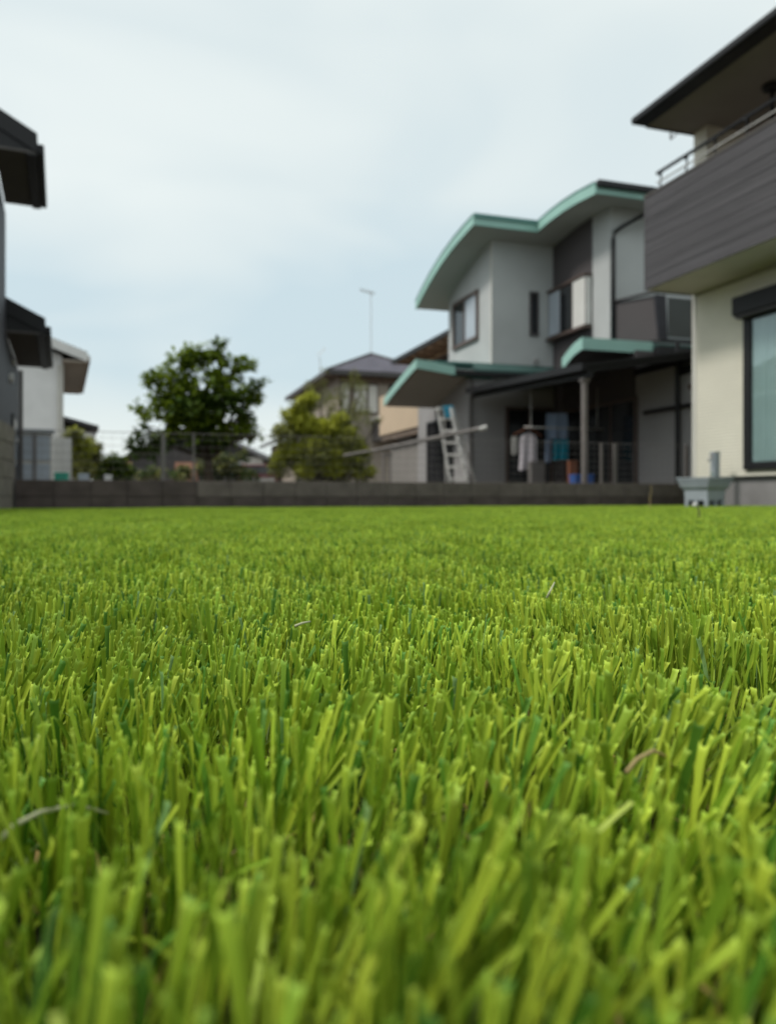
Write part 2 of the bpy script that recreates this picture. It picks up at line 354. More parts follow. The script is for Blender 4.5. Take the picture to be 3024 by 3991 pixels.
t.links.new(ge.outputs['Position'], nz.inputs['Vector']); t.links.new(nz.outputs['Fac'], mr.inputs[0]); t.links.new(mr.outputs[0], vm.inputs['Scale']); t.links.new(at.outputs['Color'], vm.inputs[0])
pb.inputs['Roughness'].default_value = 0.55; pb.inputs['Specular IOR Level'].default_value = 0.22
tl = t.nodes.new('ShaderNodeBsdfTranslucent'); mx = t.nodes.new('ShaderNodeMixShader'); mx.inputs[0].default_value = 0.06
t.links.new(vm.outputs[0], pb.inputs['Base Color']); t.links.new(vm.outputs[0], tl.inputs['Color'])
t.links.new(pb.outputs[0], mx.inputs[1]); t.links.new(tl.outputs[0], mx.inputs[2]); t.links.new(mx.outputs[0], t.nodes['Material Output'].inputs['Surface'])
PC = bpy.data.collections.new('turf_patches')
NV = 8
for k in range(NV+3):
    me = patch_mesh(100+k, sparse=k >= NV); me.materials.append(tm); o = bpy.data.objects.new('turf_patch_%02d' % k, me); PC.objects.link(o)
SZ = 0.08
pts = []; rots = []; scl = []; var = []
nX = int(9.3/SZ); nY = int(10.4/SZ)
for i in range(nX):
    for j in range(nY):
        lx = -0.06+(i+0.5)*SZ; ly = -0.05-(j+0.5)*SZ
        P = BW.P(lx, ly); 
        if P.y < -0.7: continue
        hx, hy = RH.inv(P.x, P.y)
        if hx > -0.02 and -7 < hy < 0.03: continue
        z = tipz(P.x, P.y)-0.034+softn(P.x, P.y)+0.007*math.exp(-((P.x+0.01)**2/0.02+(P.y-0.03)**2/0.008))
        pts.append((P.x, P.y, z+ZC)); q = rnd.randrange(4)
        tx_ = 0.07*math.sin(5*P.x-3*P.y+0.5)+0.05*math.sin(13*P.y+4*P.x)+rnd.uniform(-0.05, 0.05); ty_ = 0.07*math.sin(4*P.x+6*P.y)+(0.13 if P.x > 0.04+0.1*P.y and P.y < 0.5 else 0.0)+rnd.uniform(-0.05, 0.05)
        az_ = math.radians(17.55)+q*math.pi/2; ca_, sa_ = math.cos(az_), math.sin(az_)
        rots.append((tx_*ca_+ty_*sa_, -tx_*sa_+ty_*ca_, az_)); s_ = rnd.uniform(0.98, 1.06); scl.append((1.03, 1.03, s_)); var.append(NV+rnd.randrange(3) if rnd.random() < (0.10 if P.y < 0.22 else 0.07) else rnd.randrange(NV))
me = bpy.data.meshes.new('lawn_points'); me.from_pydata(pts, [], [])
a = me.attributes.new('rotv', 'FLOAT_VECTOR', 'POINT'); a.data.foreach_set('vector', np.array(rots, dtype=np.float32).ravel())
a = me.attributes.new('sclv', 'FLOAT_VECTOR', 'POINT'); a.data.foreach_set('vector', np.array(scl, dtype=np.float32).ravel())
a = me.attributes.new('vari', 'INT', 'POINT'); a.data.foreach_set('value', np.array(var, dtype=np.int32))
turf = bpy.data.objects.new('artificial_grass', me); COL.objects.link(turf)
tag(turf, 'bright green artificial grass with blunt cut fibres covering the yard', 'grass', kind='stuff')
ng = bpy.data.node_groups.new('turf_scatter', 'GeometryNodeTree'); ng.interface.new_socket('Geometry', in_out='INPUT', socket_type='NodeSocketGeometry'); ng.interface.new_socket('Geometry', in_out='OUTPUT', socket_type='NodeSocketGeometry')
gi = ng.nodes.new('NodeGroupInput'); go = ng.nodes.new('NodeGroupOutput'); ci = ng.nodes.new('GeometryNodeCollectionInfo'); ip = ng.nodes.new('GeometryNodeInstanceOnPoints')
ci.inputs['Collection'].default_value = PC; ci.inputs['Separate Children'].default_value = True; ci.inputs['Reset Children'].default_value = True
ip.inputs['Pick Instance'].default_value = True
def na(n, ty):
    q = ng.nodes.new('GeometryNodeInputNamedAttribute'); q.data_type = ty; q.inputs['Name'].default_value = n; return q.outputs['Attribute']
ng.links.new(gi.outputs[0], ip.inputs['Points']); ng.links.new(ci.outputs[0], ip.inputs['Instance'])
ng.links.new(na('rotv', 'FLOAT_VECTOR'), ip.inputs['Rotation']); ng.links.new(na('sclv', 'FLOAT_VECTOR'), ip.inputs['Scale']); ng.links.new(na('vari', 'INT'), ip.inputs['Instance Index'])
ng.links.new(ip.outputs[0], go.inputs[0])
md = turf.modifiers.new('scatter', 'NODES'); md.node_group = ng

# ================================================================== BOUNDARY WALLS
wt = thing('block_wall', 'low dark brown concrete block wall across the far edge of the lawn', 'wall', BW.P(0, 0, -0.3))
LW = 9.0
B(BW, 0.0, LW, 0.015, 0.115, -0.42, 0.163).link('mortar_core', M['mortar'], wt)
blkA = box_mesh('block', 0.384, 0.13, 0.186, M['blockA'], 0.004); blkB = box_mesh('block', 0.384, 0.13, 0.186, M['blockB'], 0.004)
for row, zc in enumerate((0.075, -0.117, -0.309)):
    for k in range(23):
        x = 0.195+k*0.39+(0.0 if row % 2 == 0 else -0.0)
        left = x < 1.9
        me = blkA if (row == 0 and not left) else blkB
        piece('block', me, BW.P(x, 0.065+(-0.012 if left else 0)+rnd.uniform(-0.002, 0.002), zc+(0.004 if left else 0)), BW.a, wt)
ws = thing('side_wall', 'taller brown grey block wall along the left edge of the lawn', 'wall', BW.P(-0.1, -2, -0.3))
B(BW, -0.135, -0.035, -6.2, 0.11, -0.42, 0.75).link('mortar_core', M['mortar'], ws)
blkC = box_mesh('block', 0.13, 0.384, 0.186, M['blockC'], 0.004)
for row in range(6):
    for k in range(16):
        piece('block', blkC, BW.P(-0.085+rnd.uniform(-0.002, 0.002), -0.085-k*0.39, 0.66-row*0.192), BW.a, ws)
# mesh fence on the back wall
fn = thing('mesh_fence', 'thin dark wire mesh fence standing on the low block wall', 'fence', BW.P(1.57, 0.065, 0.17))
posts = [-0.3+0.1, 1.57, 3.61, 5.65, 7.69]
for x in (1.57, 1.915, 7.47, 7.69, 8.9):
    B(BW, x-(0.012 if x in (1.915, 7.47) else 0.022), x+(0.012 if x in (1.915, 7.47) else 0.022), 0.045, 0.085, 0.168, 0.735).link('post', M['fence'], fn)
ends = [0.02]+posts[1:]+[8.9]
for k in range(len(ends)-1):
    m = MB(); x0, x1 = ends[k]+0.03, ends[k+1]-0.03
    for z in (0.21, 0.30, 0.39, 0.48, 0.57, 0.66, 0.725): m.tube([BW.P(x0, 0.04, z), BW.P(x1, 0.04, z)], 0.0018 if z < 0.7 else 0.004, 4)
    n = int((x1-x0)/0.10)
    for q in range(n+1):
        x = x0+(x1-x0)*q/n; m.tube([BW.P(x, 0.036, 0.20), BW.P(x, 0.036, 0.73)], 0.0010, 4)
    m.link('wire_panel', M['fence'], fn)

# ================================================================== RIGHT HOUSE
h = thing('cream_house', 'cream tiled house at the right edge with a dark boarded balcony', 'house', RH.P(0, 0, -0.15))
B(RH, 0.03, 7, -7, -0.02, -0.42, 0.215).link('foundation', M['concrete'], h)
B(RH, -0.012, 0.03, -7, 0.005, 0.205, 0.222).link('flashing', M['black'], h)
B(RH, 0.0, 7, -7, 0.0, 0.222, 2.6).link('wall', M['joint'], h)
tw, th_ = 0.212, 0.0396
tl_me = box_mesh('siding_tile', 0.012, tw-0.0015, th_-0.007, M['cream'], 0.001); hf_me = box_mesh('siding_tile', 0.012, tw/2-0.0015, th_-0.007, M['cream'], 0.001)
rest = MB(); nrow = int(2.375/th_)
for r_ in range(nrow):
    z = 0.226+th_*(r_+0.5); open_ = 0.28 < z < 2.34
    cuts = [(-0.057, -0.905)] if open_ else [(-0.057, -1.541)]
    if open_: cuts.append((-2.72, -6.9))
    else: cuts.append((-1.541, -6.9))
    for ci_, (ya, yb) in enumerate(cuts):
        y = ya; half = r_ % 2 == 1
        while y-0.05 > yb:
            w_ = min(tw/2 if half else tw, y-yb); half = False
            if ci_ == 0: piece('siding_tile', hf_me if w_ < tw*0.7 else tl_me, RH.P(-0.004+rnd.uniform(-0.0006, 0.0006), y-w_/2, z), RH.a, h)
            else: rest.box(RH, -0.010, 0.002, y-w_+0.003, y-0.003, z-th_/2+0.003, z+th_/2-0.003)
            y -= w_
rest.link('siding_tile', M['cream'], h, stuff=True)
B(RH, -0.016, 0.06, -0.055, 0.012, 0.222, 2.6).link('corner_trim', M['trim'], h)
# tall window with curtain
wz0, wz1, wy0, wy1 = 0.30, 2.12, -2.70, -0.915
m = MB(); f_ = 0.115
m.box(RH, -0.05, 0.03, wy0, wy1, wz0, wz0+0.085); m.box(RH, -0.05, 0.03, wy0, wy1, wz1-0.06, wz1)
m.box(RH, -0.05, 0.03, wy1-f_, wy1, wz0+0.085, wz1-0.06); m.box(RH, -0.05, 0.03, wy0, wy0+f_, wz0+0.085, wz1-0.06); ym = (wy0+wy1)/2
m.box(RH, -0.04, 0.03, ym-0.04, ym+0.04, wz0+0.085, wz1-0.06)
w = m.link('window', M['black'], h, bevel=0.004)
for a_, b_ in ((wy0+f_, ym-0.04), (ym+0.04, wy1-f_)): B(RH, -0.030, -0.024, a_, b_, wz0+0.085, wz1-0.06).link('pane', M['glass'], w)
cm = MB(); n = 150
pr = [(-0.014+0.007*math.sin(k*0.75)+0.004*math.sin(k*0.31), wy0+f_+(wy1-wy0-2*f_)*k/n) for k in range(n+1)]
for k in range(n): (xa, ya), (xb, yb) = pr[k], pr[k+1]; cm.poly([RH.P(xa, ya, wz0+0.09), RH.P(xb, yb, wz0+0.09), RH.P(xb, yb, wz1-0.065), RH.P(xa, ya, wz1-0.065)])
cm.link('curtain', M['curtain'], w, smooth=True)
B(RH, -0.17, -0.0105, -2.78, -0.865, 2.12, 2.335).link('shutter_box', M['black'], h, bevel=0.008)
B(RH, -0.145, -0.0105, -2.76, -0.885, 2.085, 2.12).link('shutter_slot', M['board'], h)
# balcony
B(RH, -0.72, 7, -6.8, -0.0, 2.603, 2.70).link('balcony_soffit', M['soffit'], h)
B(RH, -0.71, -0.60, -6.8, -0.01, 2.70, 3.76).link('parapet', M['joint'], h)
B(RH, -0.60, 0.0, -0.12, -0.012, 2.70, 3.76).link('parapet', M['board'], h)
nb = 8; bh = (3.77-2.60)/nb
for k in range(nb):
    z0 = 2.60+k*bh
    B(RH, -0.745, -0.722, -6.85, 0.012, z0+0.003, z0+bh-0.003).link('siding_board', M['board'], h)
B(RH, -0.755, -0.58, -6.87, 0.02, 3.772, 3.80).link('parapet_cap', M['gsoffit'], h, bevel=0.004)
rl = MB(); rl.tube([RH.P(-0.68, -6.8, 4.03), RH.P(-0.68, -0.16, 4.03)], 0.022, 8)
rr = rl.link('rail', M['black'], h, smooth=True)
for k in range(7):
    y = -0.22-k*0.48
    q = MB(); q.tube([RH.P(-0.68, y, 3.80), RH.P(-0.68, y, 3.88), RH.P(-0.665, y, 3.93), RH.P(-0.68, y, 4.03)], 0.011, 6); q.ring(RH.P(-0.68, y, 3.80), [(0.03, 0), (0.03, 0.01), (0.012, 0.02)], 10); q.ring(RH.P(-0.68, y, 3.985), [(0.012, 0), (0.027, 0.012), (0.027, 0.028), (0.012, 0.04)], 10)
    q.link('rail_bracket', M['black'], h)
B(RH, -0.69, -0.67, -6.8, -0.16, 3.905, 3.917).link('lower_rail', M['alu'], h)
# upper storey
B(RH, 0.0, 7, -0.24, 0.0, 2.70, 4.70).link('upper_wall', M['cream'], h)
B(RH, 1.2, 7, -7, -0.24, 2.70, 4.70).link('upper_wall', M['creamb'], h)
window(RH, h, 'x', 1.2, -3.2, -0.7, 2.8, 4.45, 0.05, M['black'], M['dglass'], (0.5,))
# roof
B(RH, -0.70, 7.4, -7.3, 0.02, 4.70, 4.745).link('eave_soffit', M['soffit2'], h)
B(RH, -0.93, -0.70, -7.3, 0.035, 4.69, 4.775).link('gutter', M['black'], h, bevel=0.02)
B(RH, -0.70, 7.4, 0.02, 0.045, 4.688, 4.775).link('verge_board', M['black'], h)
m = MB(); a_, b_, c_, d_ = RH.P(-0.90, 0.04, 4.775), RH.P(7.4, 0.04, 4.775), RH.P(7.4, -7.3, 4.775), RH.P(-0.90, -7.3, 4.775); e_, f2 = RH.P(3.2, -3.6, 5.6), RH.P(3.3, -3.7, 5.6)
m.poly([a_, b_, e_]); m.poly([b_, c_, f2, e_]); m.poly([c_, d_, f2]); m.poly([d_, a_, e_, f2]); m.poly([d_, c_, b_, a_]); m.link('roof', M['dtile'], h)
m = MB(); m.ring(RH.P(0.04, -1.27, 4.62), [(0.03, 0), (0.10, 0.02), (0.11, 0.06), (0.05, 0.08)], 14); m.tube([RH.P(0.04, -1.27, 4.30), RH.P(0.04, -1.27, 4.64)], 0.025, 8)
m.link('pole_hanger', M['black'], h, smooth=True)
m = MB(); m.tube([RH.P(-0.32, 0.03, 4.69), RH.P(-0.32, 0.05, 4.64), RH.P(-0.30, 0.06, 4.60)], 0.012, 6); m.tube([RH.P(-0.32, 0.03, 4.60), RH.P(-0.22, 0.04, 4.69)], 0.008, 6); m.link('eave_hook', M['bronze'], h)

# planter by the corner
pc = Vector((3.575, 8.70, ZC-0.162))
pt = thing('planter_pot', 'square blue grey plastic planter with arched feet beside the cream wall', 'planter', pc)
PF = Frame(pc.x, pc.y, 30)
def sqstack(prof, m_, name, par):
    q = MB()
    for k, (r_, z) in enumerate(prof):
        for sx, sy in ((-1, -1), (1, -1), (1, 1), (-1, 1)):
            v = PF.P(sx*r_, sy*r_, 0); q.v.append((v.x, v.y, pc.z+z))
    for k in range(len(prof)-1):
        for j in range(4): a_ = k*4+j; b_ = k*4+(j+1) % 4; q.f.append([a_, b_, b_+4, a_+4])
    q.f.append([3, 2, 1, 0]); n_ = (len(prof)-1)*4; q.f.append([n_, n_+1, n_+2, n_+3]); return q.link(name, m_, par, bevel=0.004)
sqstack([(0.150, 0.125), (0.155, 0.215), (0.160, 0.222), (0.172, 0.235), (0.188, 0.265), (0.193, 0.285), (0.193, 0.305)], M['pot'], 'pot_body', pt)
sqstack([(0.203, 0.305), (0.208, 0.312), (0.208, 0.325), (0.196, 0.329), (0.196, 0.335), (0.216, 0.342), (0.218, 0.360)], M['pot'], 'rim', pt)
sqstack([(0.185, 0.352), (0.185, 0.3602+0.003)], M['soil'], 'soil', pt)
sqstack([(0.118, 0.0), (0.118, 0.13)], M['inside'], 'base_shade', pt)  # near-black block added to paint in the shade behind the arches
for sx, sy in ((-1, -1), (1, -1), (1, 1), (-1, 1)):
    q = MB(); pz = pc.z-ZC
    q.box(PF, sx*0.128-0.022, sx*0.128+0.022, sy*0.128-0.022, sy*0.128+0.022, pz-0.02, pz+0.126); q.link('foot', M['pot'], pt, bevel=0.004)
for k in range(4):
    ux, uy = ((0, -1), (1, 0), (0, 1), (-1, 0))[k]; q = MB(); pz = pc.z-ZC
    cx_, cy_ = ux*0.135, uy*0.135; q.box(PF, cx_-0.018, cx_+0.018, cy_-0.018, cy_+0.018, pz-0.02, pz+0.105)
    hw = 0.112
    if ux == 0: q.box(PF, -hw, hw, cy_-0.014, cy_+0.014, pz+0.105, pz+0.126)
    else: q.box(PF, cx_-0.014, cx_+0.014, -hw, hw, pz+0.105, pz+0.126)
    q.link('arch_foot', M['pot'], pt)
sd = thing('seedling', 'tiny green seedling growing in the blue grey planter', 'plant', (pc.x+0.05, pc.y-0.08, pc.z+0.36))
q = MB(); q.tube([(pc.x+0.05, pc.y-0.08, pc.z+0.355), (pc.x+0.055, pc.y-0.08, pc.z+0.41)], 0.004, 6); q.link('stem', M['seed'], sd)
for k in range(7):
    a_ = k*2.4; r_ = 0.035; c0 = Vector((pc.x+0.055, pc.y-0.08, pc.z+0.375+0.007*k)); d = Vector((math.cos(a_), math.sin(a_), 0.35)); s_ = Vector((-math.sin(a_), math.cos(a_), 0))*0.014
    q = MB(); q.poly([c0, c0+d*r_*0.5+s_, c0+d*r_+Vector((0, 0, -0.004)), c0+d*r_*0.5-s_]); q.link('leaf', M['seed'], sd)
# water post
tp = Vector((3.925, 9.25, ZC-0.15)); t_ = thing('garden_tap', 'grey garden water post with a spout standing behind the planter', 'tap', tp); TF = Frame(tp.x, tp.y, 17.55)
B(TF, -0.04, 0.04, -0.04, 0.04, -0.2, 0.50).link('post', M['pot'], t_, bevel=0.006)
B(TF, -0.046, 0.046, -0.046, 0.046, 0.50, 0.518).link('cap', M['pot'], t_, bevel=0.004)
q = MB(); q.tube([TF.P(-0.02, 0, 0.45), TF.P(-0.08, -0.01, 0.455), TF.P(-0.10, -0.012, 0.44), TF.P(-0.103, -0.012, 0.405)], 0.014, 8); q.link('spout', M['alu'], t_, smooth=True)
q = MB(); q.tube([TF.P(-0.055, -0.01, 0.455), TF.P(-0.055, -0.01, 0.49)], 0.008, 8); q.box(TF, -0.08, -0.03, -0.016, -0.004, 0.488, 0.50); q.link('handle', M['alu'], t_)
# dry stalk, peg
q = MB(); b0 = px(2531, 1968, 6.2); q.tube([b0-Vector((0, 0, 0.03)), b0+Vector((0.002, 0, 0.06)), b0+Vector((0.012, 0, 0.125)), b0+Vector((0.010, 0, 0.16))], 0.004, 6, 0.0015)
tag(q.link('grass_stalk', M['straw']), 'thin dry brown stalk sticking up from the lawn left of the planter', 'stalk')
q = MB(); b0 = px(2725, 2030, 2.4); q.tube([b0, px(2722, 1985, 2.42), px(2716, 1968, 2.43)], 0.0024, 6)
tag(q.link('twig', M['bark']), 'short dark twig standing in the lawn in front of the planter', 'twig')
q = MB(); b0 = px(2707, 1974, 7.6); q.ring(b0, [(0.012, 0), (0.022, 0.006), (0.026, 0.02), (0.016, 0.034), (0.004, 0.04)], 12)
tag(q.link('stone', M['whitep'], smooth=True), 'small white stone on the lawn before the planter', 'stone')

def strand(pts_, r_, m_, name, label):
    q = MB().tube([px(*p_) for p_ in pts_], r_, 6, r_*0.6)
    tag(q.link(name, m_, smooth=True), label, 'strand', 'stray dry fibres in the grass')
strand([(-30, 3300, 0.128), (60, 3215, 0.134), (160, 3165, 0.140), (300, 3135, 0.146), (420, 3170, 0.152)], 0.0005, M['palestraw'], 'dry_strand', 'long pale fibre arching over the grass at the left edge')
strand([(2440, 3010, 0.150), (2480, 2960, 0.152), (2545, 2925, 0.155), (2600, 2950, 0.157), (2615, 2990, 0.158)], 0.0005, M['straw'], 'dry_strand', 'curled tan fibre in the grass at the right')
strand([(1710, 3180, 0.150), (1760, 3210, 0.148), (1830, 3270, 0.146)], 0.0007, M['straw'], 'dry_strand', 'short tan fibre low in the grass right of the middle')
strand([(1150, 2440, 0.318), (1180, 2428, 0.32), (1210, 2422, 0.322)], 0.0006, M['palestraw'], 'dry_strand', 'tiny white sliver lying on the grass tips left of the middle')
strand([(2130, 2330, 0.40), (2145, 2300, 0.40), (2160, 2270, 0.405)], 0.0007, M['palestraw'], 'dry_strand', 'small whitish sliver standing in the grass right of the middle')

# ================================================================== TEAL ROOF HOUSE
TH = Frame(2.16, 16.0, 17.55)
h = thing('mint_roof_house', 'grey two storey house with a curved mint green roof edge', 'house', TH.P(0, 0, -0.42))
prof = [(2.80, 4.66), (2.4, 4.84), (1.9, 5.04), (1.45, 5.185), (1.0, 5.31), (0.4, 5.43), (-0.1, 5.50), (-0.61, 5.555), (-1.1, 5.60), (-1.6, 5.615), (-2.1, 5.60), (-2.70, 5.545)]
def rz(y):
    for (a0, z0), (a1, z1) in zip(prof, prof[1:]):
        if a1 <= y <= a0: return z0+(z1-z0)*(a0-y)/(a0-a1)
    return prof[0][1] if y > prof[0][0] else prof[-1][1]
def wallpoly(x0, x1, ys, zb, m_, name):      # wall block whose top follows the roof
    q = MB(); ys = sorted(ys)
    pts_ = [TH.P(x0, ys[0], zb)]+[TH.P(x0, y, rz(y)-0.16) for y in ys]+[TH.P(x0, ys[-1], zb)]
    v = TH.P(x1, 0)-TH.P(x0, 0); q.prism(pts_, v); return q.link(name, m_, h)
yy = lambda a, b: [a+(b-a)*k/10 for k in range(11)]
wallpoly(0.0, 1.44, yy(0, 2.39), 2.2, M['gwall'], 'upper_wall')
wallpoly(1.44, 7.5, yy(-2.09, 2.39), 2.2, M['gwall'], 'upper_wall')
wallpoly(1.425, 1.44, yy(-1.49, -0.002), 2.4, M['bwall'], 'brown_panel')
wallpoly(-0.012, 0.0, yy(-0.0, 0.06), 2.5, M['trim'], 'corner_trim')
def curved(x0, x1, plist, dz0, dz1, m_, name):
    for (a0, z0), (a1, z1) in [(None, None)]*0: pass
    q = MB(); n_ = len(plist)
    for (y, z) in plist:
        for x in (x0, x1):
            for dz in (dz0, dz1): q.v.append(tuple(TH.P(x, y, z+dz)))
    for k in range(n_-1):
        a_ = 4*k; b_ = a_+4
        q.f += [[a_+1, a_+3, b_+3, b_+1], [a_, b_, b_+2, a_+2], [a_, a_+1, b_+1, b_], [a_+2, b_+2, b_+3, a_+3]]
    q.f += [[0, 2, 3, 1], [4*n_-4, 4*n_-3, 4*n_-1, 4*n_-2]]
    return q.link(name, m_, h)
XL = -0.69
far = [p_ for p_ in prof if p_[0] >= -0.60]+[(-0.585, 5.553)]; near = [(-0.585, 5.553)]+[p_ for p_ in prof if p_[0] < -0.585 and p_[0] != -0.61][:]
curved(XL+0.03, 0.74, far, -0.19, -0.15, M['tsoffit'], 'soffit'); curved(0.74, 7.9, prof[:], -0.19, -0.15, M['tsoffit'], 'soffit')
curved(XL+0.03, 0.74, far, -0.15, -0.02, M['tealr'], 'roof'); curved(0.74, 7.9, prof[:], -0.15, -0.02, M['tealr'], 'roof')
curved(XL, XL+0.03, far, -0.21, 0.0, M['tealp'], 'fascia'); curved(0.71, 0.74, [p_ for p_ in prof if p_[0] <= -0.61], -0.21, 0.0, M['tealp'], 'fascia')
curved(XL-0.01, 0.74, far, -0.02, 0.012, M['tealr'], 'roof_edge'); curved(0.70, 7.9, [p_ for p_ in prof if p_[0] <= -0.61], -0.02, 0.012, M['tealr'], 'roof_edge')
B(TH, XL, 0.71, -0.62, -0.588, 5.553-0.21, 5.553).link('fascia', M['tealp'], h)
B(TH, XL, 0.71, -0.66, -0.62, 5.49, 5.565).link('gutter', M['tealr'], h)
B(TH, 0.72, 7.9, -2.73, -2.70, 5.345, 5.53).link('fascia', M['tealp'], h)
B(TH, 0.72, 7.9, -2.83, -2.73, 5.45, 5.56).link('gutter', M['black'], h, bevel=0.015)
q = MB(); q.tube([TH.P(2.15, -2.76, 5.46), TH.P(2.15, -2.72, 5.33), TH.P(1.62, -2.22, 5.02), TH.P(1.50, -2.15, 4.93), TH.P(1.48, -2.14, 4.8), TH.P(1.48, -2.14, 2.6)], 0.038, 8); q.link('downpipe', M['black'], h, smooth=True)
# windows
window(TH, h, 'x', 0.0, 0.66, 2.06, 3.37, 4.45, 0.05, M['frame'], [M['dglass'], M['paleglass']][::-1], (0.52,), 0.08)
window(TH, h, 'y', 0.0, 0.86, 1.07, 3.37, 4.30, 0.04, M['bwall'], M['dglass'], (), 0.04)
q = MB(); c0 = TH.P(1.0, -0.02, 2.83); q.tube([c0, c0+Vector((0.02, -0.06, 0))], 0.05, 12); q.link('vent_cap', M['gwall2'], h)
# bay window on the brown panel
B(TH, 1.24, 1.424, -1.50, -0.02, 3.26, 3.32).link('bay_base', M['frame'], h)
B(TH, 1.26, 1.424, -1.50, -0.02, 4.28, 4.33).link('bay_top', M['frame'], h)
bw = B(TH, 1.30, 1.42, -1.47, -0.03, 3.32, 4.28).link('bay_window', M['frame'], h)
B(TH, 1.285, 1.299, -1.46, -1.02, 3.33, 4.27).link('shutter_panel', M['whitep'], bw)
B(TH, 1.285, 1.299, -0.96, -0.55, 3.36, 4.24).link('pane', M['dglass'], bw)
B(TH, 1.285, 1.299, -0.50, -0.06, 3.36, 4.24).link('pane', M['paleglass'], bw)
for k in range(1, 5): B(TH, 1.279, 1.285, -1.46+k*0.088-0.006, -1.46+k*0.088+0.006, 3.34, 4.26).link('shutter_rib', M['trim'], bw)
B(TH, 1.31, 1.41, -1.485, -1.471, 3.34, 4.26).link('side_panel', M['whitep'], bw)
# ground floor
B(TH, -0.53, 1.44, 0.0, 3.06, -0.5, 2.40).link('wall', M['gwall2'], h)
B(TH, 1.44, 7.5, -2.88, 3.06, -0.5, 2.58).link('wall', M['bwall'], h)  # dark siding colour stands in for the shade under the canopy
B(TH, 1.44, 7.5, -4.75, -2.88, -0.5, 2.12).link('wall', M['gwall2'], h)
B(TH, 1.40, 7.5, -4.85, -2.88, 2.12, 2.24).link('porch_roof', M['black'], h)
B(TH, 1.42, 1.438, -4.70, -4.0, 1.95, 2.1).link('eave_beam', M['black'], h)
# first skirt roof, left
s1 = [(1.95, 2.17), (1.5, 2.29), (1.0, 2.42), (0.5, 2.54), (0.15, 2.62), (-0.20, 2.69)]
curved(-1.73, -0.50, s1, -0.03, 0.0, M['tealr'], 'skirt_roof'); curved(-1.70, -0.5, s1, -0.17, -0.14, M['tsoffit'], 'skirt_soffit')
curved(-1.75, -1.73, s1, -0.17, 0.01, M['tealp'], 'skirt_fascia')
q = MB(); q.hexa([TH.P(x, y, z) for z_ in (0, 1) for (x, y, z) in ((-1.75, -0.235, (2.52, 2.70)[z_]), (-0.92, -0.235, (2.42, 2.60)[z_]), (-0.92, -0.202, (2.42, 2.60)[z_]), (-1.75, -0.202, (2.52, 2.70)[z_]))]); q.link('skirt_fascia', M['tealp'], h)
q = MB(); q.hexa([TH.P(x, y, z) for (x, y, z) in ((-0.92, -0.20, 2.42), (1.44, -0.20, 2.46), (1.44, 0.0, 2.46), (-0.92, 0.0, 2.42), (-0.92, -0.20, 2.56), (1.44, -0.20, 2.60), (1.44, 0.0, 2.74), (-0.92, 0.0, 2.74))]); q.link('skirt_roof', M['teald'], h)
B(TH, -0.50, 0.0, -0.0, 3.1, 2.40, 2.62).link('skirt_roof', M['tealr'], h)
B(TH, -0.92, 1.44, -0.25, -0.202, 2.44, 2.52).link('gutter', M['black'], h)
# second skirt roof, right
s2 = [(-2.14, 2.49), (-2.35, 2.60), (-2.55, 2.69), (-2.80, 2.745)]
curved(0.41, 1.44, s2, -0.03, 0.0, M['tealr'], 'skirt_roof'); curved(0.44, 1.44, s2, -0.20, -0.17, M['gsoffit'], 'skirt_soffit')
curved(0.39, 0.41, s2, -0.20, 0.01, M['tealp'], 'skirt_fascia')
B(TH, 0.39, 1.83, -2.835, -2.805, 2.545, 2.755).link('skirt_fascia', M['tealp'], h)
B(TH, 1.44, 7.5, -2.80, -2.09, 2.58, 2.74).link('skirt_roof', M['tealr'], h)
B(TH, 1.84, 7.5, -3.0, -2.84, 2.50, 2.66).link('gutter', M['black'], h)
# balcony with angled side
bz0, bz1 = 2.76, 3.60
q = MB(); q.hexa([TH.P(x, y, z) for z in (bz0, bz1) for x, y in ((1.90, -2.86), (1.93, -2.86), (1.50, -2.09), (1.47, -2.09))]); bp = q.link('balcony_panel', M['bwall'], h)
q = MB(); q.tube([TH.P(1.46, -2.10, bz1+0.02), TH.P(1.86, -2.88, bz1+0.06), TH.P(7.4, -2.88, bz1+0.06)], 0.03, 8); q.link('balcony_rail', M['black'], h)
q = MB(); q.tube([TH.P(1.46, -2.10, bz0+0.03), TH.P(1.92, -2.88, bz0+0.03), TH.P(7.4, -2.88, bz0+0.03)], 0.035, 8); q.link('balcony_rail', M['black'], h)
q = MB(); q.hexa([TH.P(x, y, z) for (x, y, z) in ((1.92, -2.90, bz0), (2.10, -2.90, bz0), (2.10, -2.84, bz0), (1.92, -2.84, bz0), (1.84, -2.90, bz1), (2.06, -2.90, bz1), (2.06, -2.84, bz1), (1.84, -2.84, bz1))]); q.link('balcony_post', M['charcoal'], h)
for k in range(8):
    x = 2.12+k*0.62; B(TH, x+0.52, x+0.60, -2.90, -2.85, bz0+0.05, bz1).link('balcony_post', M['black'], h)
    B(TH, x, x+0.50, -2.88, -2.872, bz0+0.1, bz1-0.03).link('balcony_pane', (M['smoke'], M['paleglass'])[k % 2], h)
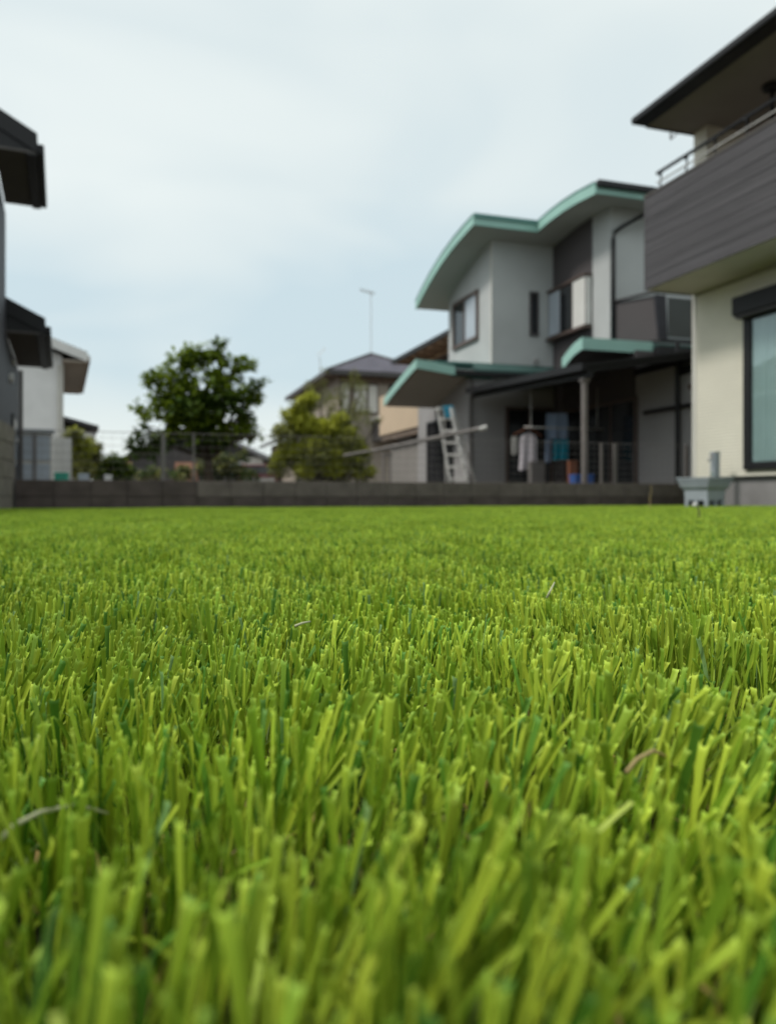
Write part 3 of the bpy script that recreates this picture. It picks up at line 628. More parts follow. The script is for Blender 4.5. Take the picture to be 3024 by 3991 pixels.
# openings of the ground floor
window(TH, h, 'x', -0.53, 0.80, 2.35, -0.5, 1.70, 0.05, M['black'], M['inside'], (0.5,), 0.05)
window(TH, h, 'y', 0.0, 0.30, 1.40, -0.45, 1.85, 0.05, M['frame'], [M['dglass'], M['dglass']], (0.5,), 0.06)
window(TH, h, 'x', 1.44, -2.95, -0.5, -0.45, 1.75, 0.05, M['frame'], M['dglass'], (0.33, 0.66), 0.06)
B(TH, 1.41, 1.438, -3.98, -3.25, -0.45, 1.32).link('door', M['gwall2'], h)
q = MB(); q.tube([TH.P(1.36, -4.10, 2.5), TH.P(1.36, -4.10, 1.85), TH.P(1.37, -4.10, -0.45)], 0.04, 8); q.link('downpipe', M['black'], h)
q = MB(); q.tube([TH.P(1.38, -3.2, 1.43), TH.P(1.36, -4.45, 1.43)], 0.035, 8); q.link('pipe_branch', M['black'], h)
q = MB(); q.tube([TH.P(-0.50, -0.06, 2.40), TH.P(-0.46, -0.05, 2.2), TH.P(-0.50, -0.05, 2.0), TH.P(-0.50, -0.05, -0.5)], 0.035, 8); q.link('downpipe', M['gsoffit'], h)
q = MB(); q.tube([TH.P(1.42, -4.4, 1.72), TH.P(1.35, -4.42, 1.72)], 0.05, 10); q.link('vent_cap', M['frame'], h)

# canopy
cn = thing('terrace_canopy', 'black lean to canopy on a pale post beside the grey house', 'canopy', TH.P(-0.53, -4.37, -0.42))
def cz(x, y):
    t_ = (x+0.6)/2.0; s_ = -y/4.4
    return (2.10+0.42*t_)*(1-s_)+(1.90+0.33*t_)*s_
m = MB(); c4 = ((-0.62, -4.55), (1.42, -4.55), (1.42, -0.26), (-0.62, -0.26)); m.hexa([TH.P(x, y, cz(x, y)+dz) for dz in (0.03, 0.07) for x, y in c4]); m.link('canopy_sheet', M['canopy'], cn)
for k in range(8):
    y = -0.35-k*0.59; m = MB(); m.hexa([TH.P(x, yy_, cz(x, yy_)+dz) for dz in (-0.06, 0.03) for x, yy_ in ((-0.58, y-0.02), (1.42, y-0.02), (1.42, y+0.02), (-0.58, y+0.02))]); m.link('rafter', M['canopy'], cn)
m = MB(); m.hexa([TH.P(x, y, cz(x, y)+dz) for dz in (-0.14, -0.062) for x, y in ((-0.56, -4.55), (-0.48, -4.55), (-0.48, -0.26), (-0.56, -0.26))]); m.link('beam', M['canopy'], cn)
m = MB(); m.hexa([TH.P(x, y, cz(x, y)+dz) for dz in (-0.02, 0.09) for x, y in ((-0.70, -4.58), (-0.625, -4.58), (-0.625, -0.24), (-0.70, -0.24))]); m.link('gutter', M['black'], cn)
B(TH, -0.565, -0.495, -4.41, -4.34, -0.42, 1.76).link('post', M['bronze'], cn, bevel=0.006)
B(TH, -0.59, -0.47, -4.435, -4.315, 1.72, 1.77).link('post_cap', M['bronze'], cn)
# laundry
pole = TH.P(0, -1.3, 0)
m = MB(); pa, pb_ = TH.P(-0.30, -2.0, 1.24), TH.P(1.35, -2.0, 1.24); m.tube([pa, pb_], 0.014, 8)
lp = tag(m.link('laundry_pole', M['alu'], smooth=True), 'thin metal drying pole hung under the black canopy', 'pole')
for t0 in (0.08, 0.92):
    b_ = pa.lerp(pb_, t0); MB().tube([b_, b_+Vector((0, 0, 0.78))], 0.008, 6).link('hanger_rod', M['alu'], lp)
def cloth(name, m_, x0, y0, x1, y1, Y, label, seed, flare=0.0, sleeves=False):
    """hanging cloth with folds; corners in photo measure, at distance Y"""
    r_ = random.Random(seed); q = MB(); nx_, nz_ = 22, 10
    A, Bq = px(x0, y0, Y), px(x1, y1, Y); ph = r_.random()*6
    for side in (0, 1):
        for k in range(nz_+1):
            v = k/nz_
            for j in range(nx_+1):
                u = j/nx_; cx0 = (A.x+Bq.x)/2; half = (Bq.x-A.x)/2*(1-flare*(1-v)+0.04*math.sin(v*5+ph))
                if sleeves and v < 0.16: half *= 0.55+2.8*v
                x = cx0+(u*2-1)*half; z = A.z+(Bq.z-A.z)*v-0.02*abs(math.sin(u*3+ph))*v
                if v < 0.1 and sleeves: z -= abs(u-0.5)*0.10
                q.v.append((x, Y+(0.022*math.sin(u*13+ph+v)+0.012*math.sin(u*29+ph))*(0.25+v)+side*0.05, z))
    W_ = nx_+1; H_ = (nz_+1)*W_
    for side in (0, 1):
        for k in range(nz_):
            for j in range(nx_): a_ = side*H_+k*W_+j; q.f.append([a_, a_+1, a_+W_+1, a_+W_])
    for j in range(nx_): q.f.append([j, j+1, H_+j+1, H_+j])
    for k in range(nz_):
        for j in (0, nx_): a_ = k*W_+j; q.f.append([a_, a_+W_, H_+a_+W_, H_+a_])
    return tag(q.link(name, m_, smooth=True), label, 'laundry', 'laundry under the canopy')
Yl = 14.33
cloth('shirt', M['shirt'], 2024, 1682, 2094, 1828, Yl, 'long white shirt hanging under the canopy', 3, 0.15, True)
m = MB(); m.tube([px(2000, 1695, Yl), px(2060, 1664, Yl), px(2110, 1700, Yl)], 0.012, 6); m.tube([px(2060, 1664, Yl), px(2060, 1652, Yl)], 0.006, 6)
tag(m.link('clothes_hanger', M['orange']), 'orange brown clothes hanger holding the white shirt', 'hanger')
cloth('garment', M['tsoffit'], 1994, 1700, 2014, 1770, Yl+0.1, 'narrow grey garment hanging left of the white shirt', 5)
cloth('towel', M['paleblue'], 2128, 1610, 2212, 1708, Yl+0.3, 'pale blue towel hanging high under the canopy', 6)
cloth('cloth', M['tealc'], 2157, 1712, 2214, 1790, Yl+0.35, 'bright turquoise cloth hanging below the pale blue towel', 8)
cloth('garment', M['paleblue'], 2126, 1712, 2145, 1800, Yl+0.2, 'narrow pale garment hanging left of the turquoise cloth', 9)
def crate(name, m_, x0, x1, y0, Y, label, cat, zb=-0.42):
    a_, b_ = px(x0, y0, Y), px(x1, y0, Y); q = MB(); F_ = Frame((a_.x+b_.x)/2, Y, 10); w_ = (b_.x-a_.x)/2; zt = a_.z-ZC
    r_ = thing(name, label, cat, F_.P(0, 0, zb))
    q.hexa([F_.P(sx*w_*k, sy*w_*0.7*k, z) for z, k in ((zb, 0.86), (zt-0.04, 0.97)) for sx, sy in ((-1, -1), (1, -1), (1, 1), (-1, 1))]); q.link('tub', m_, r_, bevel=0.01)
    B(F_, -w_, w_, -w_*0.73, w_*0.73, zt-0.04, zt).link('lid', m_, r_, bevel=0.008); return r_
crate('storage_box', M['blued'], 2225, 2305, 1850, 12.6, 'deep blue storage box on the terrace behind the pale post', 'box')
crate('box', M['orange'], 2212, 2248, 1795, 13.6, 'rusty orange box standing near the blue storage box', 'box')
crate('bin', M['gsoffit'], 2060, 2120, 1800, 13.8, 'grey green bin under the white shirt', 'bin')
# stepladder
ld = thing('stepladder', 'aluminium stepladder with a blue top cap leaning by the grey house', 'ladder', px(1770, 1900, 14.2)+Vector((0, 0, -0.3)))
YL = 14.2
def seg(a_, b_, r_, name, m_, par): return MB().tube([a_, b_], r_, 6).link(name, m_, par)
zb = Vector((0, 0, -0.30))
tl0, tr0 = px(1706, 1592, YL+0.25), px(1756, 1590, YL); bl0, br0 = px(1762, 1880, YL-0.1)+zb*0.6, px(1832, 1880, YL-0.35)+zb*0.6
seg(tl0, bl0, 0.028, 'rail', M['alu'], ld); seg(tr0, br0, 0.034, 'rail', M['alu'], ld)
for k in range(1, 7):
    t_ = k/7; a_, b_ = tl0.lerp(bl0, t_), tr0.lerp(br0, t_); q = MB(); d_ = Vector((0.01, 0.05, 0))
    q.prism([a_-d_, b_-d_, b_+d_, a_+d_], (0, 0, 0.035)); q.link('step', M['alu'], ld)
tl1, tr1 = px(1730, 1592, YL+0.35), px(1765, 1590, YL+0.1); bl1, br1 = px(1740, 1880, YL+0.6)+zb*0.6, px(1862, 1880, YL+0.5)+zb*0.6
seg(tl1, bl1, 0.02, 'back_leg', M['alu'], ld); seg(tr1, br1, 0.028, 'back_leg', M['alu'], ld)
q = MB(); q.hexa([px(x, y, Y) for x, y, Y in ((1734, 1630, YL-0.05), (1772, 1625, YL+0.0), (1776, 1625, YL+0.25), (1738, 1628, YL+0.2), (1726, 1582, YL-0.05), (1764, 1580, YL+0.0), (1766, 1580, YL+0.25), (1728, 1582, YL+0.2))]); q.link('top_cap', M['blue'], ld, bevel=0.01)
B(Frame(px(1718, 1590, YL).x, YL+0.1, 17), -0.07, 0.06, -0.1, 0.1, px(0, 1598, YL).z-ZC, px(0, 1586, YL).z-ZC).link('top_step', M['alu'], ld)
# long pole on trestle
YP = 12.4
lpz = thing('long_pole', 'long pale metal pole sloping across in front of the stepladder', 'pole', px(1500, 1900, YP))
seg(px(1340, 1775, YP+0.4), px(1500, 1747, YP), 0.022, 'tail', M['oldpole'], lpz); seg(px(1495, 1748, YP), px(1893, 1666, YP-0.3), 0.034, 'tube', M['oldpole'], lpz)
q = MB().tube([px(1868, 1674, YP-0.3), px(1897, 1665, YP-0.32)], 0.042, 8); q.link('end_cap', M['alu'], lpz)
ts = thing('trestle', 'brown post stand holding up the long sloping pole', 'stand', px(1507, 1960, YP))
for x in (1494, 1520): seg(px(x, 1758, YP+0.03)+Vector((0, 0, -0.04)), px(x, 2040, YP+0.03), 0.022, 'post', M['bronze'], ts)
seg(px(1484, 1772, YP+0.04), px(1530, 1772, YP+0.04), 0.02, 'crossbar', M['bronze'], ts)

# ================================================================== LEFT DARK HOUSE
LH = Frame(-6.45, 13.0, 22.98)      # x=0 wall plane facing right; house on the -x side
h = thing('charcoal_house', 'charcoal black house with deep dark eaves at the left edge', 'house', LH.P(0, 0, -0.42))
B(LH, -6, 0, -3.5, 0, -0.42, 4.75).link('wall', M['charcoal'], h)
B(LH, -6, 0, 0.0, 4.45, -0.42, 2.75).link('lower_wall', M['charcoal'], h)
def eave(y0, y1, ze, ov, slope, hgt, par):
    # roof falling to the right, gable ends face the camera
    q = MB(); q.hexa([LH.P(x, y, z) for dz in (0, 1) for (x, y, z) in ((ov, y0, ze+dz*0.10), (ov, y1, ze+dz*0.10), (-3.0, y1, ze+3.0*slope+slope*ov+dz*0.10), (-3.0, y0, ze+3.0*slope+slope*ov+dz*0.10))]); q.link('roof', M['black'], par)
    q = MB(); q.hexa([LH.P(x, y, z) for dz in (0, 1) for (x, y, z) in ((ov+0.0, y0-0.03, ze-0.16+dz*0.27), (ov, y0, ze-0.16+dz*0.27), (-3.0, y0, ze-0.16+(3.0+ov)*slope+dz*0.27), (-3.0, y0-0.03, ze-0.16+(3.0+ov)*slope+dz*0.27))]); q.link('verge_board', M['black'], par)
    B(LH, 0.0, ov, y0, y1, ze-0.17, ze-0.14).link('eave_soffit', M['gsoffit'], par)
    q = MB(); q.prism([LH.P(0, y0-0.001, ze-0.14), LH.P(ov, y0-0.001, ze-0.14), LH.P(ov, y0-0.001, ze), LH.P(0, y0-0.001, ze+ov*slope)], LH.P(0, 0.02, 0)-LH.P(0, 0, 0)); q.link('gable_board', M['black'], par)
    q = MB(); q.prism([LH.P(0, y1+0.001, ze-0.14), LH.P(ov, y1+0.001, ze-0.14), LH.P(ov, y1+0.001, ze), LH.P(0, y1+0.001, ze+ov*slope)], LH.P(0, 0.02, 0)-LH.P(0, 0, 0)); q.link('gable_board', M['black'], par)
    B(LH, ov-0.13, ov, y0, y1, ze-0.20, ze-0.1705).link('eave_board', M['black'], par)
    B(LH, ov, ov+0.09, y0, y1+0.02, ze-0.17, ze-0.02).link('gutter', M['black'], par, bevel=0.02)
eave(-2.45, -0.22, 5.03, 0.55, 0.55, 0, h)
eave(0.10, 3.90, 2.95, 0.61, 0.50, 0, h)
q = MB(); q.tube([LH.P(0, 1.0, 2.12), LH.P(0.07, 1.0, 2.12)], 0.09, 12); q.link('vent_cap', M['whitep'], h)
q = MB(); q.tube([LH.P(0, 2.9, 1.1), LH.P(0.06, 2.9, 1.1)], 0.06, 12); q.link('vent_cap', M['alu'], h)
q = MB(); q.tube([LH.P(0, 1.9, 2.55), LH.P(0.06, 1.9, 2.55)], 0.05, 12); q.link('soffit_lamp', M['trim'], h)
q = MB(); q.tube([LH.P(0.05, 4.3, 2.75), LH.P(0.05, 4.3, -0.4)], 0.04, 8); q.link('downpipe', M['gsoffit'], h)
q = MB(); q.box(LH, 0.0, 0.035, 1.7, 2.7, 0.5, 1.55); w_ = q.link('window', M['black'], h); B(LH, 0.035, 0.042, 1.78, 2.62, 0.58, 1.47).link('pane', M['dglass'], w_)

# ================================================================== WHITE HOUSE
WH = Frame(-11.55, 27.3, 22.98)
h = thing('white_house', 'white house with pale eaves behind the charcoal house', 'house', WH.P(0, 0, -0.42))
q = MB(); q.prism([WH.P(-9, 0, -0.42), WH.P(0, 0, -0.42), WH.P(0, 0, 4.95), WH.P(-4.5, 0, 6.6), WH.P(-9, 0, 4.95)], WH.P(0, 8.3, 0)-WH.P(0, 0, 0)); q.link('wall', M['white'], h)
def slab(F, par, name, m_, x0, x1, y0, y1, za, zb_, t_):
    q = MB(); q.hexa([F.P(x, y, z+dz) for dz in (0, t_) for x, y, z in ((x0, y0, za), (x1, y0, zb_), (x1, y1, zb_), (x0, y1, za))]); return q.link(name, m_, par)
slab(WH, h, 'roof', M['dtile'], -4.5, 0.82, -0.5, 8.8, 6.92, 4.96, 0.10); slab(WH, h, 'roof', M['dtile'], -9.8, -4.5, -0.5, 8.8, 4.96, 6.92, 0.10)
slab(WH, h, 'verge_board', M['whitep'], -4.5, 0.84, -0.56, -0.5, 6.66, 4.70, 0.33)
B(WH, 0.0, 0.78, -0.5, 8.8, 4.68, 4.74).link('eave_soffit', M['tan'], h); B(WH, 0.78, 0.92, -0.5, 8.8, 4.72, 4.92).link('gutter', M['tan'], h)
B(WH, -0.02, 0.05, -0.02, 0.05, -0.42, 4.7).link('corner_trim', M['trim'], h)
q = MB(); q.tube([WH.P(-0.1, -0.08, 4.6), WH.P(-0.1, -0.08, -0.4)], 0.05, 8); q.link('downpipe', M['trim'], h)
slab(WH, h, 'porch_roof', M['dtile'], 0.0, 1.35, 3.0, 8.0, 2.95, 2.60, 0.16); B(WH, 0.05, 1.2, 3.3, 7.8, 2.30, 2.50).link('porch_beam', M['white'], h)
B(WH, 0.0, 1.0, 3.6, 7.8, -0.42, 2.3).link('porch_wall', M['white'], h)
# glazed shed in front
GS = Frame(-8.35, 17.6, 22.98)
gs = thing('glazed_enclosure', 'pale blue grey glazed enclosure with four panes against the white house', 'enclosure', GS.P(0, 0, -0.42))
B(GS, -0.12, 0.62, 0.0, 0.6, -0.42, 1.45).link('body', M['trim'], gs)
for x0, x1 in ((-0.09, 0.22), (0.30, 0.58)):
    for z0, z1 in ((-0.38, 0.72), (0.80, 1.38)): B(GS, x0, x1, -0.02, -0.002, z0, z1).link('pane', M['paleglass'], gs)
B(GS, 0.22, 0.30, -0.04, -0.001, -0.42, 1.4).link('mullion', M['concrete'], gs)
B(GS, -0.18, 0.68, -0.08, 0.66, 1.45, 1.52).link('roof', M['paleglass'], gs)
B(GS, 0.64, 1.04, 0.25, 0.32, -0.42, 1.35).link('side_panel', M['whitep'], gs)
crate('crate', M['tealbox'], 217, 266, 1842, 11.5, 'green plastic crate peeking over the low wall', 'crate')
crate('tub', M['paleglass'], 308, 347, 1846, 11.8, 'pale turquoise tub behind the low wall right of the green crate', 'tub')
crate('bucket', M['whitep'], 409, 436, 1850, 12.0, 'small white bucket behind the low wall left of the first fence post', 'bucket')

# ================================================================== LOW HOUSE BEHIND TREE
GH = Frame((480-CX)/FP*45, 45.0, 0)
wd = 560/FP*45
h = thing('dark_roof_house', 'low house with a broad dark roof behind the broad dark green tree', 'house', GH.P(wd/2, 0, -0.42))
q = MB(); q.prism([GH.P(0.5, 0, -0.42), GH.P(wd-0.5, 0, -0.42), GH.P(wd-0.5, 0, 2.2), GH.P(wd/2, 0, 3.8), GH.P(0.5, 0, 2.2)], (0, 8, 0)); q.link('wall', M['dtile'], h)
slab(GH, h, 'roof', M['dtile'], -0.1, wd/2, -0.5, 8.5, 1.98, 4.0, 0.14); slab(GH, h, 'roof', M['dtile'], wd/2, wd+0.1, -0.5, 8.5, 4.0, 1.98, 0.14)
B(GH, 3.2, 4.4, -0.6, -0.001, -0.42, 1.9).link('bay', M['terra'], h)
for x in (4.9, 6.3): B(GH, x, x+0.9, -0.05, -0.001, 1.2, 1.9).link('window', M['paleglass'], h)
B(GH, 6.9, 8.2, -0.3, -0.001, 0.9, 2.2).link('siding_panel', M['trim'], h)
# red van beside
VF = Frame(px(1003, 1900, 36).x, 36.0, 12)
v = thing('red_van', 'dark red van parked behind the low wall beside the lime bush', 'van', VF.P(0, 0, -0.42))
q = MB(); q.prism([VF.P(-0.95, -0.8, -0.1), VF.P(0.95, -0.8, -0.1), VF.P(0.95, -0.8, 1.1), VF.P(0.8, -0.8, 1.42), VF.P(-0.8, -0.8, 1.42), VF.P(-0.95, -0.8, 0.5)], VF.P(0, 1.7, 0)-VF.P(0, 0, 0)); q.link('body', M['red'], v, bevel=0.05)
B(VF, -0.7, 0.75, -0.82, -0.801, 0.62, 0.80).link('chrome_strip', M['alu'], v); B(VF, -0.75, 0.75, -0.82, -0.801, 1.0, 1.32).link('rear_window', M['dglass'], v)
for x in (-0.7, 0.7):
    for y in (-0.5, 0.6): MB().tube([VF.P(x-0.1, y, -0.12), VF.P(x+0.1, y, -0.12)], 0.30, 14).link('wheel', M['rubber'], v)

# ================================================================== MIDDLE HOUSE
MH = Frame(-2.4, 30.7, 17.55)
h = thing('hip_roof_house', 'two storey house with a lilac grey hip roof behind the lime bush', 'house', MH.P(2.5, 0.6, -0.42))
B(MH, 0.6, 4.5, 0.6, 8.7, -0.42, 4.9).link('wall', M['tan'], h)
q = MB(); a_, b_, c_, d_ = MH.P(0, 0, 5.0), MH.P(5.1, 0, 5.0), MH.P(5.1, 9.3, 5.0), MH.P(0, 9.3, 5.0); r1, r2 = MH.P(2.54, 2.54, 6.17), MH.P(2.54, 6.8, 6.17)
q.poly([a_, b_, r1]); q.poly([b_, c_, r2, r1]); q.poly([c_, d_, r2]); q.poly([d_, a_, r1, r2]); q.poly([d_, c_, b_, a_]); rf = q.link('roof', M['tile'], h)
tl = MB()
for k in range(1, 14):
    f_ = k/14; A_, B_ = a_.lerp(r1, f_), b_.lerp(r1, f_); tl.tube([A_+Vector((0, 0, 0.012)), B_+Vector((0, 0, 0.012))], 0.03, 4)
    A_, B_ = a_.lerp(r1, f_), d_.lerp(r2, f_); tl.tube([A_+Vector((0, 0, 0.012)), B_+Vector((0, 0, 0.012))], 0.03, 4)
tl.link('tile_course', M['tile'], rf, stuff=True)
for A_, B_ in ((a_, r1), (b_, r1), (d_, r2), (c_, r2), (r1, r2)): MB().tube([A_+Vector((0, 0, 0.02)), B_+Vector((0, 0, 0.05))], 0.07, 6).link('ridge_cap', M['dtile'], rf)
for (x0, x1, y0, y1) in ((-0.06, 5.16, -0.09, 0.0), (-0.09, 0.0, 0.0, 9.3)): B(MH, x0, x1, y0, y1, 4.83, 5.02).link('gutter', M['dtile'], h)
B(MH, 0.0, 5.1, 0.001, 9.3, 4.90, 4.93).link('eave_soffit', M['wood'], h)
B(MH, 0.62, 4.48, 0.52, 0.598, 4.62, 4.88).link('wall_band', M['wood'], h)
for x0, x1, m_ in ((0.7, 1.0, M['trim']), (1.25, 1.75, M['trim']), (1.85, 2.2, M['trim'])):
    w_ = B(MH, x0-0.05, x1+0.05, 0.53, 0.598, 3.35, 4.6).link('window', M['frame'], h); B(MH, x0, x1, 0.50, 0.529, 3.42, 4.54).link('pane', m_, w_)
w_ = B(MH, 2.75, 3.6, 0.53, 0.598, 3.2, 4.6).link('window', M['black'], h); B(MH, 2.8, 3.55, 0.50, 0.529, 3.25, 4.55).link('pane', M['dglass'], w_)
B(MH, 2.0, 3.6, -0.6, 0.52, 2.2, 3.05).link('balcony', M['dtile'], h); B(MH, 1.95, 3.65, -0.65, 0.53, 3.05, 3.17).link('balcony_cap', M['trim'], h)
B(MH, 0.602, 0.70, 0.50, 0.598, -0.4, 3.3).link('corner_trim', M['tan'], h)
slab(MH, h, 'skirt_roof', M['dtile'], -1.44, 0.6, 1.0, 9.05, 2.35, 3.1, 0.12); B(MH, -0.9, 0.598, 1.5, 8.6, -0.42, 2.45).link('lower_wall', M['tan'], h)
B(MH, -0.92, -0.80, 1.42, 1.498, -0.4, 2.4).link('corner_trim', M['trim'], h)
an = thing('tv_antenna', 'tall thin television antenna mast on the lilac grey hip roof', 'antenna', r1, 'television antennas on the far roofs')
MB().tube([r1, px(1446, 1135, 33.9)], 0.018, 6).link('mast', M['alu'], an)
top = px(1446, 1140, 33.9); MB().tube([px(1403, 1128, 33.9), px(1460, 1146, 34.1)], 0.02, 6).link('boom', M['alu'], an)
for k in range(7):
    c_ = px(1406+8.2*k, 1129+2.5*k, 33.9+0.03*k); MB().tube([c_+Vector((0.06, -0.30, 0)), c_+Vector((-0.06, 0.30, 0))], 0.010, 5).link('element', M['alu'], an)
an = thing('small_antenna', 'short faint antenna mast beside the left end of the hip roof', 'antenna', px(1248, 1600, 48), 'television antennas on the far roofs')
MB().tube([px(1248, 1600, 48), px(1248, 1395, 48)], 0.03, 6).link('mast', M['alu'], an)
for k in range(4): c_ = px(1240+8*k, 1385-8*k, 48); MB().tube([c_+Vector((-0.02, -0.3, -0.12)), c_+Vector((0.02, 0.3, 0.12))], 0.02, 5).link('element', M['alu'], an)
MB().tube([px(1236, 1390, 48), px(1268, 1355, 48)], 0.02, 5).link('boom', M['alu'], an)
ba = thing('back_house', 'dark low house standing far behind the hip roof house', 'house', (-3.0, 50, ZC-0.42)); FB = Frame(-3.0, 50, 10)
B(FB, -2.5, 3.5, 0, 5, -0.42, 4.6).link('wall', M['tan'], ba); slab(FB, ba, 'roof', M['dtile'], -3, 4, -0.5, 5.5, 4.5, 5.3, 0.2)

# ================================================================== BEIGE HOUSE
BH = Frame(0.176, 24.0, 17.55)
M['lowwall'] = mat('lower_grey_render', (0.25, 0.235, 0.22), 0.9, 0.1, 0.06, 1)
h = thing('beige_house', 'beige house with brown eaves half hidden by the mint roofed house', 'house', BH.P(1, -2, -0.42))
B(BH, 0.65, 6, -5.5, -0.4, -0.42, 4.05).link('wall', M['beige'], h)
B(BH, 0.02, 6.2, -5.8, 0.0, 4.08, 4.14).link('eave_soffit', M['wood'], h)
B(BH, -0.08, 0.02, -5.8, 0.02, 4.08, 4.20).link('gutter', M['black'], h)
slab(BH, h, 'roof', M['dtile'], 0.0, 6.2, -5.8, 0.0, 4.16, 5.3, 0.08)
for k in range(8): B(BH, 0.03, 0.64, -5.4+k*0.7, -5.34+k*0.7, 4.00, 4.078).link('eave_batten', M['wood'], h)
B(BH, -0.75, 0.65, -4.6, -0.95, 1.76, 2.90).link('balcony', M['beige'], h)
B(BH, -0.70, 0.65, -4.55, -1.0, 1.60, 1.757).link('balcony_floor', M['wood'], h)
B(BH, -0.45, 0.65, -4.9, -1.1, -0.42, 1.50).link('lower_wall', M['lowwall'], h)
window(BH, h, 'x', 0.65, -3.6, -1.2, 2.95, 3.95, 0.04, M['frame'], M['dglass'], (0.5,))

# ================================================================== TREES
def leafmesh(lobes, Y, n_per, size, m, seed, flat=0.8, depth=1.0, aspect=0.55, gaps=()):
    """lobes: (px, py, radius px, depth offset m, m-material tag) ; small folded leaves spread through each lobe's shell"""
    r = random.Random(seed); q = MB()
    for lb in lobes:
        x, y, rad = lb[:3]; dy = lb[3] if len(lb) > 3 else r.uniform(-0.4, 0.4)*depth
        c = px(x, y, Y); c.y += dy; R_ = rad/FP*Y
        n = int(n_per*(R_/0.4)**2)+6
        for k in range(n):
            d = Vector((r.gauss(0, 1), r.gauss(0, 1), r.gauss(0, 1))).normalized(); rr = R_*(r.random()**0.45)*r.uniform(0.8, 1.12)
            p_ = c+Vector((d.x*rr, d.y*rr*depth, d.z*rr*flat))
            if gaps:
                qx, qy = p_.x/p_.y*FP+CX, HY-(p_.z-ZC)/p_.y*FP
                if any((qx-a_)**2+(qy-b_)**2 < (c_+size*45)**2 for a_, b_, c_ in gaps): continue
            L_ = size*r.uniform(0.6, 1.3); ax = Vector((d.x+r.gauss(0, .6), d.y+r.gauss(0, .6), d.z*0.4-0.25+r.gauss(0, .45))).normalized()
            sd_ = ax.cross(Vector((r.gauss(0, .4), r.gauss(0, .4), 1))).normalized(); up = sd_.cross(ax)
            i = len(q.v); q.v += [tuple(p_), tuple(p_+ax*L_*0.5+sd_*L_*aspect*0.5+up*L_*0.08), tuple(p_+ax*L_), tuple(p_+ax*L_*0.5-sd_*L_*aspect*0.5+up*L_*0.08)]
            q.f += [[i, i+1, i+2], [i, i+2, i+3]]
    return q
def limbs(q, base, targets, r0, seed, sag=0.15):
    r = random.Random(seed)
    for t_ in targets:
        mid = base.lerp(t_, 0.5)+Vector((r.uniform(-.1, .1), r.uniform(-.1, .1), sag))
        q.tube([base, mid, t_], r0, 6, r0*0.25)
YT = 20.0
t_ = thing('broad_tree', 'broad dark green tree with ragged crown rising behind the wall', 'tree', px(815, 1990, YT))
L1 = [(760, 1402, 52), (850, 1412, 50), (700, 1440, 50), (620, 1492, 42), (700, 1520, 80), (800, 1520, 90), (895, 1482, 55), (900, 1565, 85), (640, 1575, 58), (598, 1640, 52), (700, 1640, 85), (800, 1650, 95), (900, 1655, 75), (960, 1680, 42), (560, 1600, 22), (960, 1595, 42), (770, 1590, 100), (660, 1700, 60), (760, 1712, 55), (860, 1720, 50), (570, 1690, 34), (545, 1735, 34), (590, 1750, 45), (520, 1760, 20), (1005, 1498, 24), (990, 1548, 26), (945, 1405, 22), (975, 1425, 15), (985, 1620, 22), (862, 1345, 18)]
L2 = [(862, 1335, 13), (873, 1350, 9), (812, 1340, 3), (858, 1352, 9), (940, 1400, 16), (938, 1432, 20), (975, 1420, 14), (990, 1418, 9), (955, 1445, 22), (1008, 1500, 17), (1030, 1487, 12), (988, 1528, 18), (1000, 1552, 20), (975, 1545, 22), (1012, 1558, 8), (1000, 1672, 9), (1008, 1703, 9), (960, 1640, 30), (760, 1380, 26), (700, 1400, 26), (650, 1440, 24), (583, 1484, 20), (600, 1470, 18), (830, 1390, 30), (900, 1420, 30), (535, 1561, 6), (975, 1700, 16), (925, 1700, 24)]
GAPS = ((838, 1420, 13), (745, 1467, 12), (776, 1460, 10), (778, 1503, 12), (820, 1525, 10), (688, 1427, 8), (606, 1652, 22), (642, 1662, 9), (900, 1632, 15), (925, 1615, 8), (935, 1572, 10), (912, 1500, 9), (730, 1527, 6), (630, 1600, 5), (716, 1668, 10), (605, 1500, 5), (762, 1552, 5), (880, 1443, 9), (960, 1470, 20), (985, 1600, 10))
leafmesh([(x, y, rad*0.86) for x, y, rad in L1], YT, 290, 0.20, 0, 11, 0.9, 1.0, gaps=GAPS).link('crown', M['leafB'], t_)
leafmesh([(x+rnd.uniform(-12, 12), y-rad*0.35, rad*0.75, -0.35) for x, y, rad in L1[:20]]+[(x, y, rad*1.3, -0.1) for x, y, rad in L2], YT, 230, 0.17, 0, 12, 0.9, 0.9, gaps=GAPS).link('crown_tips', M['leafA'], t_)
q = MB(); base = px(812, 1790, YT); q.tube([px(812, 2000, YT), px(815, 1880, YT), base], 0.14, 10, 0.11)
limbs(q, base, [px(x, y, YT)+Vector((0, rnd.uniform(-.5, .5), 0)) for x, y in ((700, 1560), (620, 1620), (760, 1450), (850, 1430), (900, 1520), (960, 1620), (1008, 1495), (862, 1340), (940, 1420), (560, 1740), (990, 1550), (1005, 1700), (590, 1500))], 0.07, 5)
q.link('trunk', M['bark'], t_, smooth=True)
